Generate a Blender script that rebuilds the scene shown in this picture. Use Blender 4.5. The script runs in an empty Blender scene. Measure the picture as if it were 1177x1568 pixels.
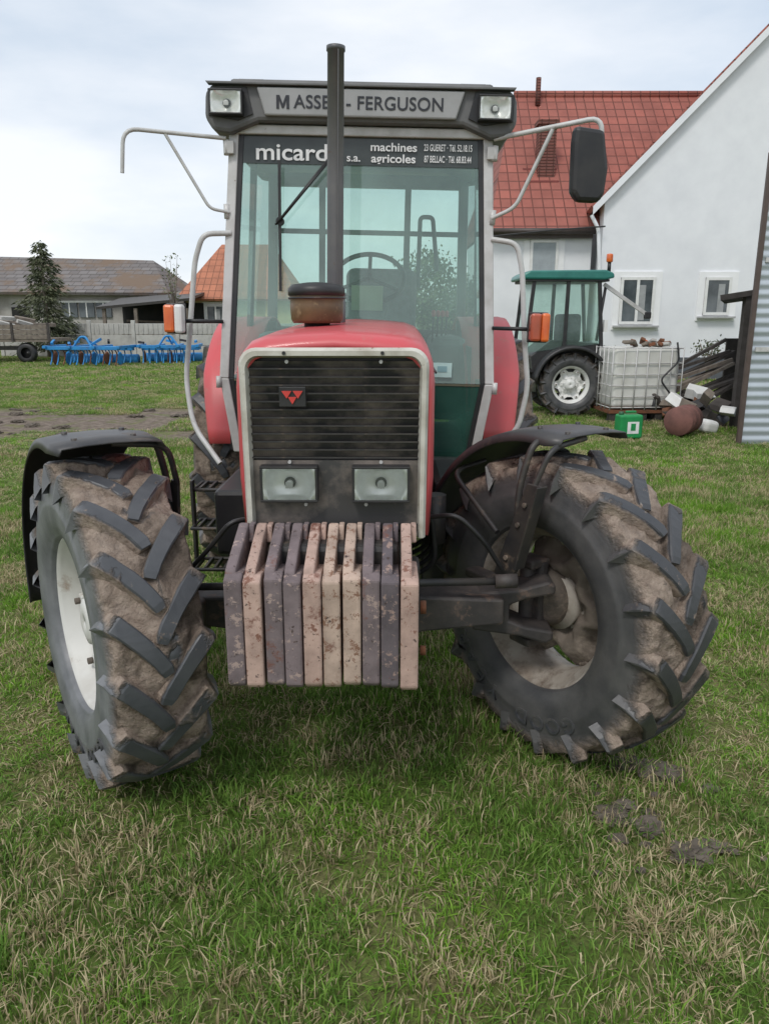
import bpy, bmesh, math, random
import numpy as np
from mathutils import Vector, Matrix, noise
R_=math.radians
random.seed(7); np.random.seed(7)
scene=bpy.context.scene
COL=scene.collection

# ------------------------------------------------------------------ helpers
def empty(name,loc=(0,0,0),rot=(0,0,0),parent=None):
    o=bpy.data.objects.new(name,None); COL.objects.link(o)
    o.location=loc; o.rotation_euler=rot; o.parent=parent; o.empty_display_size=.1
    return o
def addob(name,me,mat=None,parent=None,loc=(0,0,0),rot=(0,0,0)):
    o=bpy.data.objects.new(name,me); COL.objects.link(o)
    o.location=loc; o.rotation_euler=rot; o.parent=parent
    if mat:
        for m in (mat if isinstance(mat,(list,tuple)) else [mat]): me.materials.append(m)
    return o
def meshob(name,v,f,mat=None,parent=None,loc=(0,0,0),rot=(0,0,0),smooth=False,bevel=0,solid=0,seg=2):
    me=bpy.data.meshes.new(name); me.from_pydata([tuple(p) for p in v],[],f); me.update()
    bm=bmesh.new(); bm.from_mesh(me); bmesh.ops.recalc_face_normals(bm,faces=bm.faces); bm.to_mesh(me); bm.free()
    if smooth:
        for p in me.polygons: p.use_smooth=True
    o=addob(name,me,mat,parent,loc,rot)
    if solid:
        s=o.modifiers.new('s','SOLIDIFY'); s.thickness=solid; s.offset=0
    if bevel:
        b=o.modifiers.new('b','BEVEL'); b.width=bevel; b.segments=seg; b.limit_method='ANGLE'
    return o
def box(name,c,s,mat,parent=None,bevel=0,rot=(0,0,0),seg=2):
    x,y,z=s[0]/2,s[1]/2,s[2]/2
    v=[(-x,-y,-z),(x,-y,-z),(x,y,-z),(-x,y,-z),(-x,-y,z),(x,-y,z),(x,y,z),(-x,y,z)]
    f=[(0,3,2,1),(4,5,6,7),(0,1,5,4),(1,2,6,5),(2,3,7,6),(3,0,4,7)]
    return meshob(name,v,f,mat,parent,c,rot,bevel=bevel,seg=seg)
def tube(name,pts,r,mat,parent=None,res=6,closed=False,smooth=True):
    cu=bpy.data.curves.new(name,'CURVE'); cu.dimensions='3D'; cu.bevel_depth=r; cu.bevel_resolution=3; cu.use_fill_caps=True
    sp=cu.splines.new('POLY')
    P=[Vector(p) for p in pts]
    if smooth and len(P)>2 and not closed:   # round corners
        Q=[P[0]]
        for i in range(1,len(P)-1):
            a,b,c=P[i-1],P[i],P[i+1]
            d=min((a-b).length,(c-b).length)*.35
            d=min(d,.09)
            p0=b+(a-b).normalized()*d; p1=b+(c-b).normalized()*d
            for k in range(6):
                t=k/5; Q.append(p0*(1-t)**2+b*2*t*(1-t)+p1*t*t)
        Q.append(P[-1]); P=Q
    sp.points.add(len(P)-1)
    for q,p in zip(sp.points,P): q.co=(p.x,p.y,p.z,1)
    sp.use_cyclic_u=closed
    o=bpy.data.objects.new(name,cu); COL.objects.link(o); o.parent=parent
    cu.materials.append(mat); return o
def cyl(name,p0,p1,r,mat,parent=None,r2=None,n=24,bevel=0):
    p0=Vector(p0);p1=Vector(p1);r2=r if r2 is None else r2
    d=(p1-p0); q=d.to_track_quat('Z','Y'); L=d.length
    v=[];f=[]
    for i in range(n):
        a=2*math.pi*i/n; v.append((r*math.cos(a),r*math.sin(a),0))
    for i in range(n):
        a=2*math.pi*i/n; v.append((r2*math.cos(a),r2*math.sin(a),L))
    for i in range(n): f.append((i,(i+1)%n,n+(i+1)%n,n+i))
    f.append(tuple(range(n))[::-1]); f.append(tuple(range(n,2*n)))
    v=[q@Vector(p)+p0 for p in v]
    o=meshob(name,v,f,mat,parent,smooth=False,bevel=bevel)
    for p in o.data.polygons:
        if len(p.vertices)==4: p.use_smooth=True
    return o
def prism(name,poly,axis,a,b,mat,parent=None,bevel=0,loc=(0,0,0),rot=(0,0,0)):
    """poly: 2D points. axis 'y': (x,z) extruded from y=a to y=b ; axis 'x': (y,z) ; axis 'z': (x,y)"""
    def mk(p,t):
        return {'y':(p[0],t,p[1]),'x':(t,p[0],p[1]),'z':(p[0],p[1],t)}[axis]
    n=len(poly); v=[mk(p,a) for p in poly]+[mk(p,b) for p in poly]
    f=[(i,(i+1)%n,n+(i+1)%n,n+i) for i in range(n)]+[tuple(range(n))[::-1],tuple(range(n,2*n))]
    return meshob(name,v,f,mat,parent,loc,rot,bevel=bevel)
def lathe(name,prof,mat,parent=None,n=64,smooth=True,closed=False,loc=(0,0,0)):
    """prof: (x,r) around X axis"""
    m=len(prof); v=[];f=[]
    for i in range(n):
        a=2*math.pi*i/n
        for x,r in prof: v.append((x,-r*math.cos(a),r*math.sin(a)))
    for i in range(n):
        j=(i+1)%n
        for k in range(m if closed else m-1):
            k2=(k+1)%m
            f.append((i*m+k,i*m+k2,j*m+k2,j*m+k))
    return meshob(name,v,f,mat,parent,loc=loc,smooth=smooth)
def latheZ(name,prof,mat,parent=None,n=32,loc=(0,0,0),smooth=True):
    m=len(prof); v=[];f=[]
    for i in range(n):
        a=2*math.pi*i/n
        for r,z in prof: v.append((r*math.cos(a),r*math.sin(a),z))
    for i in range(n):
        j=(i+1)%n
        for k in range(m-1): f.append((i*m+k,i*m+k+1,j*m+k+1,j*m+k))
    return meshob(name,v,f,mat,parent,loc=loc,smooth=smooth)
def text(name,s,loc,size,mat,parent=None,rot=(math.pi/2,0,0),ext=.001,off=.0,sx=1,align='CENTER',mw=None,sp=1.0):
    cu=bpy.data.curves.new(name,'FONT'); cu.body=s; cu.size=size; cu.extrude=ext; cu.offset=off; cu.space_character=sp
    cu.align_x=align; cu.align_y='CENTER'; cu.materials.append(mat)
    o=bpy.data.objects.new(name,cu); COL.objects.link(o); o.parent=parent
    if mw is not None: o.matrix_local=mw
    else:
        o.location=loc; o.rotation_euler=rot; o.scale=(sx,1,1)
    return o

# ------------------------------------------------------------------ materials
class NT:
    def __init__(s,name):
        s.m=bpy.data.materials.new(name); s.m.use_nodes=True; s.t=s.m.node_tree; s.n=s.t.nodes; s.l=s.t.links
        s.b=s.n['Principled BSDF']; s.out=s.n['Material Output']
    def N(s,ty,**k):
        return s.n.new(ty)
    def L(s,a,b): s.l.new(a,b)
    def coord(s,kind='Object'):
        return s.N('ShaderNodeTexCoord').outputs[kind]
    def noise(s,vec,scale,detail=5,rough=.6):
        n=s.N('ShaderNodeTexNoise'); n.inputs['Scale'].default_value=scale; n.inputs['Detail'].default_value=detail
        n.inputs['Roughness'].default_value=rough; s.L(vec,n.inputs['Vector']); return n.outputs['Fac']
    def ramp(s,fac,a,b,lo=0,hi=1):
        n=s.N('ShaderNodeMapRange'); n.inputs[1].default_value=a; n.inputs[2].default_value=b
        n.inputs[3].default_value=lo; n.inputs[4].default_value=hi; s.L(fac,n.inputs[0]); return n.outputs[0]
    def mix(s,fac,a,b):
        n=s.N('ShaderNodeMix'); n.data_type='RGBA'
        if isinstance(fac,(int,float)): n.inputs[0].default_value=fac
        else: s.L(fac,n.inputs[0])
        for i,c in ((6,a),(7,b)):
            if isinstance(c,(tuple,list)): n.inputs[i].default_value=(*c[:3],1)
            else: s.L(c,n.inputs[i])
        return n.outputs[2]
    def math(s,op,a,b=0):
        n=s.N('ShaderNodeMath'); n.operation=op
        for i,c in ((0,a),(1,b)):
            if isinstance(c,(int,float)): n.inputs[i].default_value=c
            else: s.L(c,n.inputs[i])
        return n.outputs[0]
    def bump(s,h,strength=.3,dist=.01):
        n=s.N('ShaderNodeBump'); n.inputs['Strength'].default_value=strength; n.inputs['Distance'].default_value=dist
        s.L(h,n.inputs['Height']); s.L(n.outputs[0],s.b.inputs['Normal'])
    def col(s,c):
        if isinstance(c,(tuple,list)): s.b.inputs['Base Color'].default_value=(*c[:3],1)
        else: s.L(c,s.b.inputs['Base Color'])
def M(name,c1,c2=None,scale=6,lo=.4,hi=.7,rough=.5,metal=0,bump=0,bd=.003,c3=None,s3=20,lo3=.62,hi3=.68,coat=0,emit=None):
    t=NT(name); t.b.inputs['Roughness'].default_value=rough; t.b.inputs['Metallic'].default_value=metal
    t.b.inputs['Coat Weight'].default_value=coat
    co=t.coord()
    if c2 is None: c2=tuple(x*.75 for x in c1)
    f=t.noise(co,scale); c=t.mix(t.ramp(f,lo,hi),c1,c2)
    if c3 is not None:
        g=t.noise(co,s3,8,.7); c=t.mix(t.ramp(g,lo3,hi3),c,c3)
        rr=t.ramp(g,lo3,hi3,rough,.9); t.L(rr,t.b.inputs['Roughness'])
    t.col(c)
    if bump: t.bump(t.noise(co,scale*6,6),bump,bd)
    return t.m
red=M('red_paint',(.60,.075,.09),(.48,.085,.09),2.5,lo=.35,hi=.7,rough=.40,coat=.2,c3=(.38,.19,.16),s3=9,lo3=.60,hi3=.80,bump=.05)
redf=M('red_paint_faded',(.60,.085,.095),(.48,.11,.11),3,rough=.45,c3=(.38,.22,.18),s3=9,lo3=.58,hi3=.76)
silver=M('silver_paint',(.58,.57,.56),(.44,.43,.41),9,rough=.45,metal=.1,c3=(.2,.13,.09),s3=25,lo3=.66,hi3=.70)
framegrey=M('grille_frame_paint',(.58,.56,.50),(.40,.37,.31),12,rough=.5,c3=(.18,.10,.06),s3=26,lo3=.62,hi3=.68)
pipewhite=M('rail_grey_paint',(.56,.56,.55),(.42,.41,.39),10,rough=.4,c3=(.18,.10,.06),s3=40,lo3=.66,hi3=.70)
roofgrey=M('roof_grey_plastic',(.15,.15,.15),(.10,.10,.10),5,rough=.55,bump=.1,c3=(.22,.21,.19),s3=11,lo3=.6,hi3=.8)
roofpanel=M('roof_panel_grey',(.34,.34,.34),(.27,.27,.265),5,rough=.5)
black=M('black_plastic',(.018,.018,.020),(.035,.033,.032),7,rough=.45)
blackm=M('black_metal',(.028,.028,.030),(.065,.056,.048),7,rough=.5,c3=(.15,.11,.08),s3=14,lo3=.58,hi3=.7,bump=.2)
guardm=M('mudguard_plastic',(.036,.037,.042),(.07,.067,.065),5,rough=.42,c3=(.20,.165,.13),s3=8,lo3=.56,hi3=.78)
axlem=M('axle_dusty_metal',(.040,.036,.036),(.09,.075,.068),8,rough=.6,c3=(.18,.12,.09),s3=12,lo3=.56,hi3=.68,bump=.4)
hubm=M('hub_muddy',(.14,.115,.095),(.06,.048,.04),7,rough=.8,c3=(.24,.19,.15),s3=14,lo3=.5,hi3=.65,bump=.6,bd=.006)
rimout=M('rim_white',(.66,.65,.62),(.54,.52,.48),5,rough=.5,c3=(.30,.22,.16),s3=9,lo3=.58,hi3=.76)
rimin=M('rim_dusty',(.40,.365,.32),(.26,.215,.175),6,rough=.75,c3=(.14,.105,.08),s3=10,lo3=.48,hi3=.66,bump=.4)
rimmud=M('rim_centre_muddy',(.17,.14,.115),(.09,.07,.055),7,rough=.85,c3=(.30,.25,.20),s3=9,lo3=.5,hi3=.66,bump=.6,bd=.006)
exh=M('exhaust_metal',(.11,.11,.115),(.15,.145,.14),6,rough=.45,metal=.3,c3=(.13,.08,.055),s3=22,lo3=.62,hi3=.7)
brown=M('precleaner_bowl',(.15,.095,.045),(.085,.055,.03),9,rough=.4,c3=(.28,.21,.11),s3=20,lo3=.58,hi3=.70)
white=M('white_plastic',(.78,.78,.76),(.68,.67,.64),4,rough=.5)
shutter=M('roller_shutter',(.36,.40,.42),(.30,.33,.35),4,rough=.6)
textw=M('white_lettering',(.80,.80,.80),rough=.6)
textd=M('dark_lettering',(.022,.024,.032),rough=.5)
orange=M('orange_lens',(.75,.16,.03),(.6,.10,.02),10,rough=.2,coat=.5)
redo=M('amber_red_lens',(.46,.09,.04),(.34,.07,.03),10,rough=.2,coat=.4)
seatm=M('seat_fabric',(.18,.18,.19),(.12,.12,.12),20,rough=.9)
chrome=M('reflector',(.92,.92,.90),(.74,.73,.70),14,rough=.30,metal=.35)
inter=M('interior_plastic',(.15,.16,.16),(.10,.11,.11),5,rough=.7)
rust=M('rusty_metal',(.20,.075,.035),(.10,.05,.03),8,rough=.85,bump=.4)
bluep=M('blue_paint',(.02,.25,.58),(.03,.17,.42),6,rough=.5,c3=(.14,.12,.10),s3=7,lo3=.60,hi3=.70)
teal=M('teal_paint',(.03,.20,.165),(.02,.15,.13),5,rough=.35)
wood=M('weathered_wood',(.22,.185,.15),(.12,.10,.085),8,rough=.9,bump=.4)
darkwood=M('dark_timber',(.07,.06,.055),(.04,.035,.03),8,rough=.9,bump=.4)
concrete=M('fence_concrete',(.50,.49,.46),(.34,.33,.31),2,rough=.9,bump=.2)
plaster=M('white_plaster',(.81,.82,.84),(.74,.75,.775),1.2,rough=.9,bump=.1)
plinth=M('plinth_grey',(.12,.13,.15),(.08,.085,.09),3,rough=.9)
yplaster=M('yellow_plaster',(.66,.55,.30),(.58,.48,.28),2,rough=.9)
barnwall=M('barn_plaster',(.46,.44,.41),(.24,.22,.20),.8,rough=.95)
darkin=M('dark_interior',(.015,.015,.015),(.03,.028,.025),2,rough=.9)
windowg=M('window_glass_dark',(.05,.06,.065),(.16,.18,.19),.9,rough=.08)
green=M('green_plastic',(.01,.26,.07),(.01,.20,.06),7,rough=.4)
mudm=M('mud_clod',(.15,.125,.10),(.07,.057,.045),14,rough=.95,bump=.8,bd=.01)

def glass(name,tint,dust=.08,rough=.03,fr=1.45,dc=(.55,.66,.62)):
    t=NT(name); n=t.n; n.remove(t.b)
    tr=t.N('ShaderNodeBsdfTransparent'); tr.inputs[0].default_value=(*tint,1)
    gl=t.N('ShaderNodeBsdfGlossy'); gl.inputs['Roughness'].default_value=rough; gl.inputs['Color'].default_value=(.9,.95,.95,1)
    f=t.N('ShaderNodeFresnel'); f.inputs[0].default_value=fr
    m1=t.N('ShaderNodeMixShader'); t.L(f.outputs[0],m1.inputs[0]); t.L(tr.outputs[0],m1.inputs[1]); t.L(gl.outputs[0],m1.inputs[2])
    df=t.N('ShaderNodeBsdfDiffuse'); df.inputs[0].default_value=(*dc,1)
    m2=t.N('ShaderNodeMixShader'); nf=t.noise(t.coord(),2.2,6); d=t.ramp(nf,.35,.75,dust*.6,dust*1.5)
    t.L(d,m2.inputs[0]); t.L(m1.outputs[0],m2.inputs[1]); t.L(df.outputs[0],m2.inputs[2]); t.L(m2.outputs[0],t.out.inputs[0])
    return t.m
gl_front=glass('windscreen_glass',(.76,.91,.85),.24,fr=1.9,dc=(.42,.62,.55))
gl_side=glass('side_glass',(.76,.90,.85),.14,dc=(.45,.63,.57))
gl_low=glass('lower_glass_green',(.30,.48,.42),.42,fr=1.7,dc=(.06,.17,.135))
lens=glass('lamp_lens',(.97,.98,.97),.06,rough=.08)

def weightmat(name,c,rustc,amt):
    t=NT(name); t.b.inputs['Roughness'].default_value=.85
    oi=t.N('ShaderNodeObjectInfo'); ad=t.N('ShaderNodeVectorMath'); ad.operation='ADD'
    cb=t.N('ShaderNodeCombineXYZ'); r=t.math('MULTIPLY',oi.outputs['Random'],37.); t.L(r,cb.inputs[0]); t.L(r,cb.inputs[2])
    ob=t.coord('Object'); t.L(ob,ad.inputs[0]); t.L(cb.outputs[0],ad.inputs[1]); v=ad.outputs[0]
    a=t.noise(v,9,6,.65); base=t.mix(t.ramp(a,.35,.65),c,tuple(x*.62 for x in c))
    b=t.noise(v,26,8,.75); base=t.mix(t.ramp(b,amt,amt+.035),base,rustc)
    d=t.noise(v,48,6,.7); base=t.mix(t.ramp(d,.60,.66),base,(.06,.04,.035))
    e=t.noise(v,7,8,.75); base=t.mix(t.ramp(e,.58,.66),base,(.16,.065,.045))
    t.col(base); t.bump(b,.5,.004); return t.m
wgrey=weightmat('weight_paint_mauve',(.21,.165,.17),(.36,.27,.24),.56)
wpink=weightmat('weight_paint_pink',(.52,.36,.30),(.21,.10,.07),.56)
wcream=weightmat('weight_paint_cream',(.55,.41,.33),(.22,.12,.08),.55)
wdark=weightmat('weight_paint_dark',(.14,.115,.125),(.30,.21,.18),.55)

def grillemat():
    t=NT('perforated_black_grille'); t.b.inputs['Roughness'].default_value=.5
    co=t.coord('Object'); g=t.N('ShaderNodeNewGeometry'); mp=t.N('ShaderNodeMapping'); mp.inputs['Scale'].default_value=(150,150,150); t.L(co,mp.inputs[0])
    ch=t.N('ShaderNodeTexVoronoi'); ch.inputs['Scale'].default_value=1; ch.inputs['Randomness'].default_value=0; t.L(mp.outputs[0],ch.inputs['Vector'])
    h=t.ramp(ch.outputs['Distance'],.22,.42)
    d=t.noise(g.outputs['Position'],4.5,6,.65); dust=t.mix(t.ramp(d,.42,.60),(.050,.048,.047),(.21,.175,.15))
    t.col(t.mix(h,(.006,.006,.006),dust)); return t.m
grm=grillemat()

def tyremat(name,R,w,rim,mudc=((.44,.35,.285),(.25,.19,.15),(.085,.065,.05)),dust=(.10,.55),dustc=(.20,.19,.18)):
    t=NT(name); co=t.coord(); sp=t.N('ShaderNodeSeparateXYZ'); t.L(co,sp.inputs[0])
    y2=t.math('MULTIPLY',sp.outputs[1],sp.outputs[1]); z2=t.math('MULTIPLY',sp.outputs[2],sp.outputs[2])
    r=t.math('SQRT',t.math('ADD',y2,z2)); ax=t.math('ABSOLUTE',sp.outputs[0])
    n1=t.noise(co,7,6,.6); n2=t.noise(co,30,8,.7); n3=t.noise(co,16,6,.65); n4=t.noise(co,2.6,4,.55)
    rn=t.math('ADD',r,t.math('MULTIPLY',t.math('SUBTRACT',n1,.5),.030))
    rn=t.math('ADD',rn,t.math('MULTIPLY',t.math('SUBTRACT',n3,.5),-.022))
    rec=t.ramp(rn,R-.017,R-.009,1,0)
    tread=t.ramp(t.math('ADD',ax,t.math('MULTIPLY',t.math('SUBTRACT',n3,.5),.05)),w*.45,w*.51,1,0)
    hi=t.ramp(r,R-.11,R-.06,0,1)
    f=t.math('MULTIPLY',t.math('MULTIPLY',rec,tread),hi)
    f=t.math('MULTIPLY',f,t.ramp(n1,.28,.42,.6,1))
    sw=t.ramp(n1,.30,.8,dust[0],dust[1])     # dusty sidewall
    lug=t.math('MULTIPLY',hi,t.ramp(ax,w*.40,w*.5,1,0))
    sw=t.math('MULTIPLY',sw,t.math('SUBTRACT',1.,t.math('MULTIPLY',lug,.65)))
    rub=t.mix(sw,(.024,.027,.034),dustc)
    rub=t.mix(t.math('MULTIPLY',t.ramp(n3,.62,.68),hi),rub,mudc[1])
    mud=t.mix(t.ramp(n2,.35,.65),mudc[0],mudc[1])
    mud=t.mix(t.ramp(n1,.52,.64),mud,mudc[2])
    mud=t.mix(t.ramp(n4,.48,.62,0,.65),mud,mudc[2])
    t.col(t.mix(f,rub,mud)); t.L(t.ramp(f,0,1,.42,.95),t.b.inputs['Roughness'])
    hh=t.math('MULTIPLY',t.math('ADD',n2,n3),t.ramp(f,0,1,.06,1)); t.bump(hh,1.,.022); return t.m

# ------------------------------------------------------------------ wheel builder
def wheel(name,parent,loc,steer,R,w,rim,nl,out,tm,lug_h=.042,letters=None,rimmat_o=None,rimmat_i=None,lugw=.046,simple=False,discm=None):
    e=empty(name,loc,(0,0,steer),parent)
    Rc=R-lug_h; H=Rc-rim
    side=[(.36,0),(.43,.03),(.45,.06),(.455,.10),(.48,.13),(.505,.30),(.515,.48),(.516,.53),(.508,.55),(.500,.66),(.485,.80),(.445,.92)]
    prof=[(-a*w,rim+b*H) for a,b in side]
    K=14; ns=len(side)
    for k in range(K+1):
        u=-.41+.82*k/K; prof.append((u*w,Rc-.05*H*(abs(u)/.41)**3))
    prof+=[(a*w,rim+b*H) for a,b in reversed(side)]
    n=64 if simple else 220
    m=len(prof); v=[];f=[]
    for i in range(n):
        a=2*math.pi*i/n
        for k,(x,r) in enumerate(prof):
            rr=r
            if ns-2<k<m-ns+1 and not simple:
                p=Vector((x*9,-r*math.cos(a)*7,r*math.sin(a)*7))+Vector((loc[0]*9,0,0))
                rr+=max(-.003,.034*noise.noise(p)+.020*noise.noise(p*3.1)+.009*noise.noise(p*8)+.008)
                rr=min(rr,R-.004)
            v.append((x,-rr*math.cos(a),rr*math.sin(a)))
    for i in range(n):
        j=(i+1)%n
        for k in range(m-1): f.append((i*m+k,i*m+k+1,j*m+k+1,j*m+k))
    meshob('tyre_carcass',v,f,tm,e,smooth=True)
    v=[];f=[]
    D=.66*w/R*1.0
    for s in (-1,1):
        for k in range(nl):
            ph0=2*math.pi*(k+(.5 if s>0 else 0))/nl
            S=[]
            for t in (0,.05,.15,.3,.45,.6,.74,.86,.94,1.0):
                x=s*w*(-.02+.505*t)
                ph=ph0+D*(t**.78)
                top=R-.009*t*t-(.004 if t==0 else 0)
                if t>.9: top=R-.015
                if t>.95: top=Rc-.022
                base=Rc-.03-.05*max(0,t-.8)/.2
                S.append((x,ph,top,min(base,top-.01),t))
            b0=len(v); wear=random.uniform(-.003,.001)
            for q,(x,ph,top,base,t) in enumerate(S):
                a=S[max(q-1,0)]; b=S[min(q+1,len(S)-1)]
                d=Vector((b[0]-a[0],(b[1]-a[1])*R)).normalized(); pr=Vector((-d.y,d.x))
                hw=(lugw/2)*(1+.32*t)*(1.0+.12*noise.noise(Vector((k*3.1,s*5,t*4))))
                if t==0: hw*=.8
                for (o,r) in ((-hw*1.4,base),(-hw*1.02,top-.006),(-hw*.84,top+wear),(hw*.84,top+wear),(hw*1.02,top-.006),(hw*1.4,base)):
                    xx=x+pr.x*o; pp=ph+pr.y*o/R
                    v.append((xx,-r*math.cos(pp),r*math.sin(pp)))
            for q in range(len(S)-1):
                for c in range(5):
                    f.append((b0+q*6+c,b0+q*6+c+1,b0+(q+1)*6+c+1,b0+(q+1)*6+c))
            f.append(tuple(b0+c for c in range(6))); l=b0+(len(S)-1)*6; f.append(tuple(l+c for c in range(6))[::-1])
    meshob('tyre_lugs',v,f,tm,e)
    ro=rimmat_o or rimout; ri=rimmat_i or rimin; dm=discm or ro
    W=w*.37
    def barrel(nm,sgn,mt):
        pr=[(sgn*W*1.04,rim+.020),(sgn*W*1.07,rim+.012),(sgn*W*1.04,rim-.002),(sgn*W*.92,rim-.010),(sgn*W*.80,rim-.016),(sgn*W*.60,rim-.035),(sgn*W*.35,rim-.048),(0,rim-.05)]
        lathe(nm,pr,mt,e,72)
        lathe(nm+'_back',[(x,r+.008) for x,r in pr],mt,e,72)
    barrel('rim_outer_barrel',out,ro); barrel('rim_inner_barrel',-out,ri)
    def disc(nm,x0,mt,sg):
        v=[];f=[];n=96;rings=[(.0,.30),(.0,.42),(-.02,.50),(-.05,.62),(-.055,.74),(-.02,.90),(0,1.)]
        for i in range(n):
            a=2*math.pi*i/n
            sc=.5+.5*math.cos(6*a); sc=min(1,max(0,(sc-.25)*2.2))
            ro_=(rim-.052)*(.80+.20*sc)
            for dx,q in rings:
                v.append((x0+out*dx+out*.02*(1-sc)*(q>.8),-ro_*q*math.cos(a),ro_*q*math.sin(a)))
        m=len(rings)
        for i in range(n):
            j=(i+1)%n
            for k in range(m-1): f.append((i*m+k,i*m+k+1,j*m+k+1,j*m+k))
        meshob(nm,v,f,mt,e,smooth=True)
    disc('rim_disc',out*.035,dm,1); disc('rim_disc_back',out*.025,discm or ri,1)
    lathe('wheel_hub',[(out*.03,.001),(out*.105,.001),(out*.11,.05),(out*.10,.085),(out*.03,.10),(out*-.02,.11),(-out*.02,.001)],ro,e,32)
    for k in range(8):
        a=2*math.pi*k/8+.2; y,z=rim*.36*math.cos(a),rim*.36*math.sin(a)
        cyl('wheel_nut',(out*.02,y,z),(out*.062,y,z),.012,ro,e,n=6)
    for k in range(6):
        a=2*math.pi*k/6; y,z=-(rim-.075)*math.cos(a),(rim-.075)*math.sin(a)
        box('rim_lug_clamp',(out*.04,y,z),(.05,.05,.05),dm,e,bevel=.008,rot=(-a,0,0))
        cyl('rim_lug_bolt',(out*.06,y,z),(out*.085,y,z),.013,hubm,e,n=6)
    if letters:
        s,sd,r0,psi0,size=letters
        for i,ch in enumerate(s):
            if ch==' ': continue
            ps=psi0+(i-(len(s)-1)/2)*size*1.02/r0
            rad=Vector((0,-math.sin(ps),math.cos(ps))); tan=Vector((0,-math.cos(ps),-math.sin(ps))); nz=Vector((-1,0,0))
            mw=Matrix.Identity(4)
            for c,vec in enumerate((tan*1.15,rad,nz)):
                for rr in range(3): mw[rr][c]=vec[rr]
            p=rad*r0+nz*(w*.511)
            mw[0][3],mw[1][3],mw[2][3]=p
            text('sidewall_letter',ch,None,size,rubl,e,ext=.004,off=.0008,mw=mw)
    return e
rubl=M('raised_rubber_letters',(.05,.053,.06),(.12,.115,.11),10,rough=.5)

# ================================================================== MAIN TRACTOR
T=empty('farm_tractor',(-.158,2.75,0),(0,0,R_(-.7)))
tyL=tyremat('front_tyre_rubber_dusty',.61,.335,.31,dust=(.35,.95),dustc=(.24,.245,.255))
tyF=tyremat('front_tyre_rubber',.605,.330,.31,dust=(.16,.60))
tyR=tyremat('rear_tyre_rubber',.79,.42,.44,((.30,.24,.19),(.17,.13,.10),(.08,.06,.045)))
SL,SR=R_(35),R_(34)
LW=(-.862,-.045,.605); RW=(.85,.14,.603)
wheel('front_wheel_l',T,LW,SL,.61,.335,.318,18,-1,tyL,letters=('GOOD YEAR',-1,.47,2.9,.07))
wheel('front_wheel_r',T,RW,SR,.605,.330,.318,18,1,tyF,letters=('GOOD YEAR',-1,.45,3.35,.085),rimmat_o=rimin,discm=rimmud)
wheel('rear_wheel_l',T,(-.80,2.45,.785),0,.79,.42,.45,20,-1,tyR)
wheel('rear_wheel_r',T,(.82,2.45,.785),0,.79,.42,.45,20,1,tyR)

def mudguard(nm,loc,st,tip):
    e=empty(nm,loc,(0,0,st),T)
    v=[];f=[];n=26;hw=.185
    cols=[(-hw,-.035),(-hw+.012,-.004),(-hw*.5,.006),(0,.01),(hw*.5,.006),(hw-.012,-.004),(hw,-.035)]
    for i in range(n+1):
        t=i/n; a=R_(85)+t*R_(105)
        Rg=.685+.02*t
        for x,dr in cols:
            r=Rg+dr; y=-r*math.cos(a); z=r*math.sin(a)
            v.append((x,y,z))
    m=len(cols)
    for i in range(n):
        for k in range(m-1): f.append((i*m+k,i*m+k+1,(i+1)*m+k+1,(i+1)*m+k))
    b=len(v)
    for x,dr in cols: v.append((x*.95,tip,.680+dr*.7))
    for k in range(m-1): f.append((b+k,b+k+1,k+1,k))
    meshob('guard_shell',v,f,guardm,e,smooth=True,solid=.006)
    for y,z in ((-.09,.690),(.05,.695)):
        for x in (-.1,.1): cyl('guard_bolt',(x,y,z-.02),(x,y,z+.006),.010,blackm,e,n=8)
    return e
gl=mudguard('front_mudguard_l',LW,SL,-.20); gr=mudguard('front_mudguard_r',RW,SR,-.13)
for g,s in ((gl,1),(gr,-1)):
    tube('guard_strut',[(s*.05,-.02,.675),(s*.20,-.02,.66),(s*.24,.0,.50),(s*.25,.0,.15)],.013,blackm,g)
    tube('guard_strut_front',[(s*.02,-.10,.668),(s*.21,-.12,.65),(s*.25,-.08,.50)],.011,blackm,g)
    tube('guard_strut_rear',[(s*.02,.45,.50),(s*.22,.42,.48),(s*.25,.10,.30)],.011,blackm,g)
prism('guard_bracket',[(-.13,.52),(-.06,.52),(.06,.24),(.10,.14),(.02,.12),(-.04,.20)],'x',-.262,-.25,blackm,gr,bevel=.003)
prism('guard_bracket_flange',[(-.14,.52),(-.13,.52),(-.03,.19),(-.04,.19)],'x',-.285,-.235,blackm,gr,bevel=.003)
for z in (.44,.36,.22): cyl('bracket_bolt',(-.262,-.06+(.44-z)*.4,z),(-.272,-.06+(.44-z)*.4,z),.010,hubm,gr,n=6)
prism('guard_bracket',[(-.08,.50),(-.01,.50),(.08,.20),(.05,.10),(-.02,.10),(-.04,.18)],'x',.25,.262,blackm,gl,bevel=.003)

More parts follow.
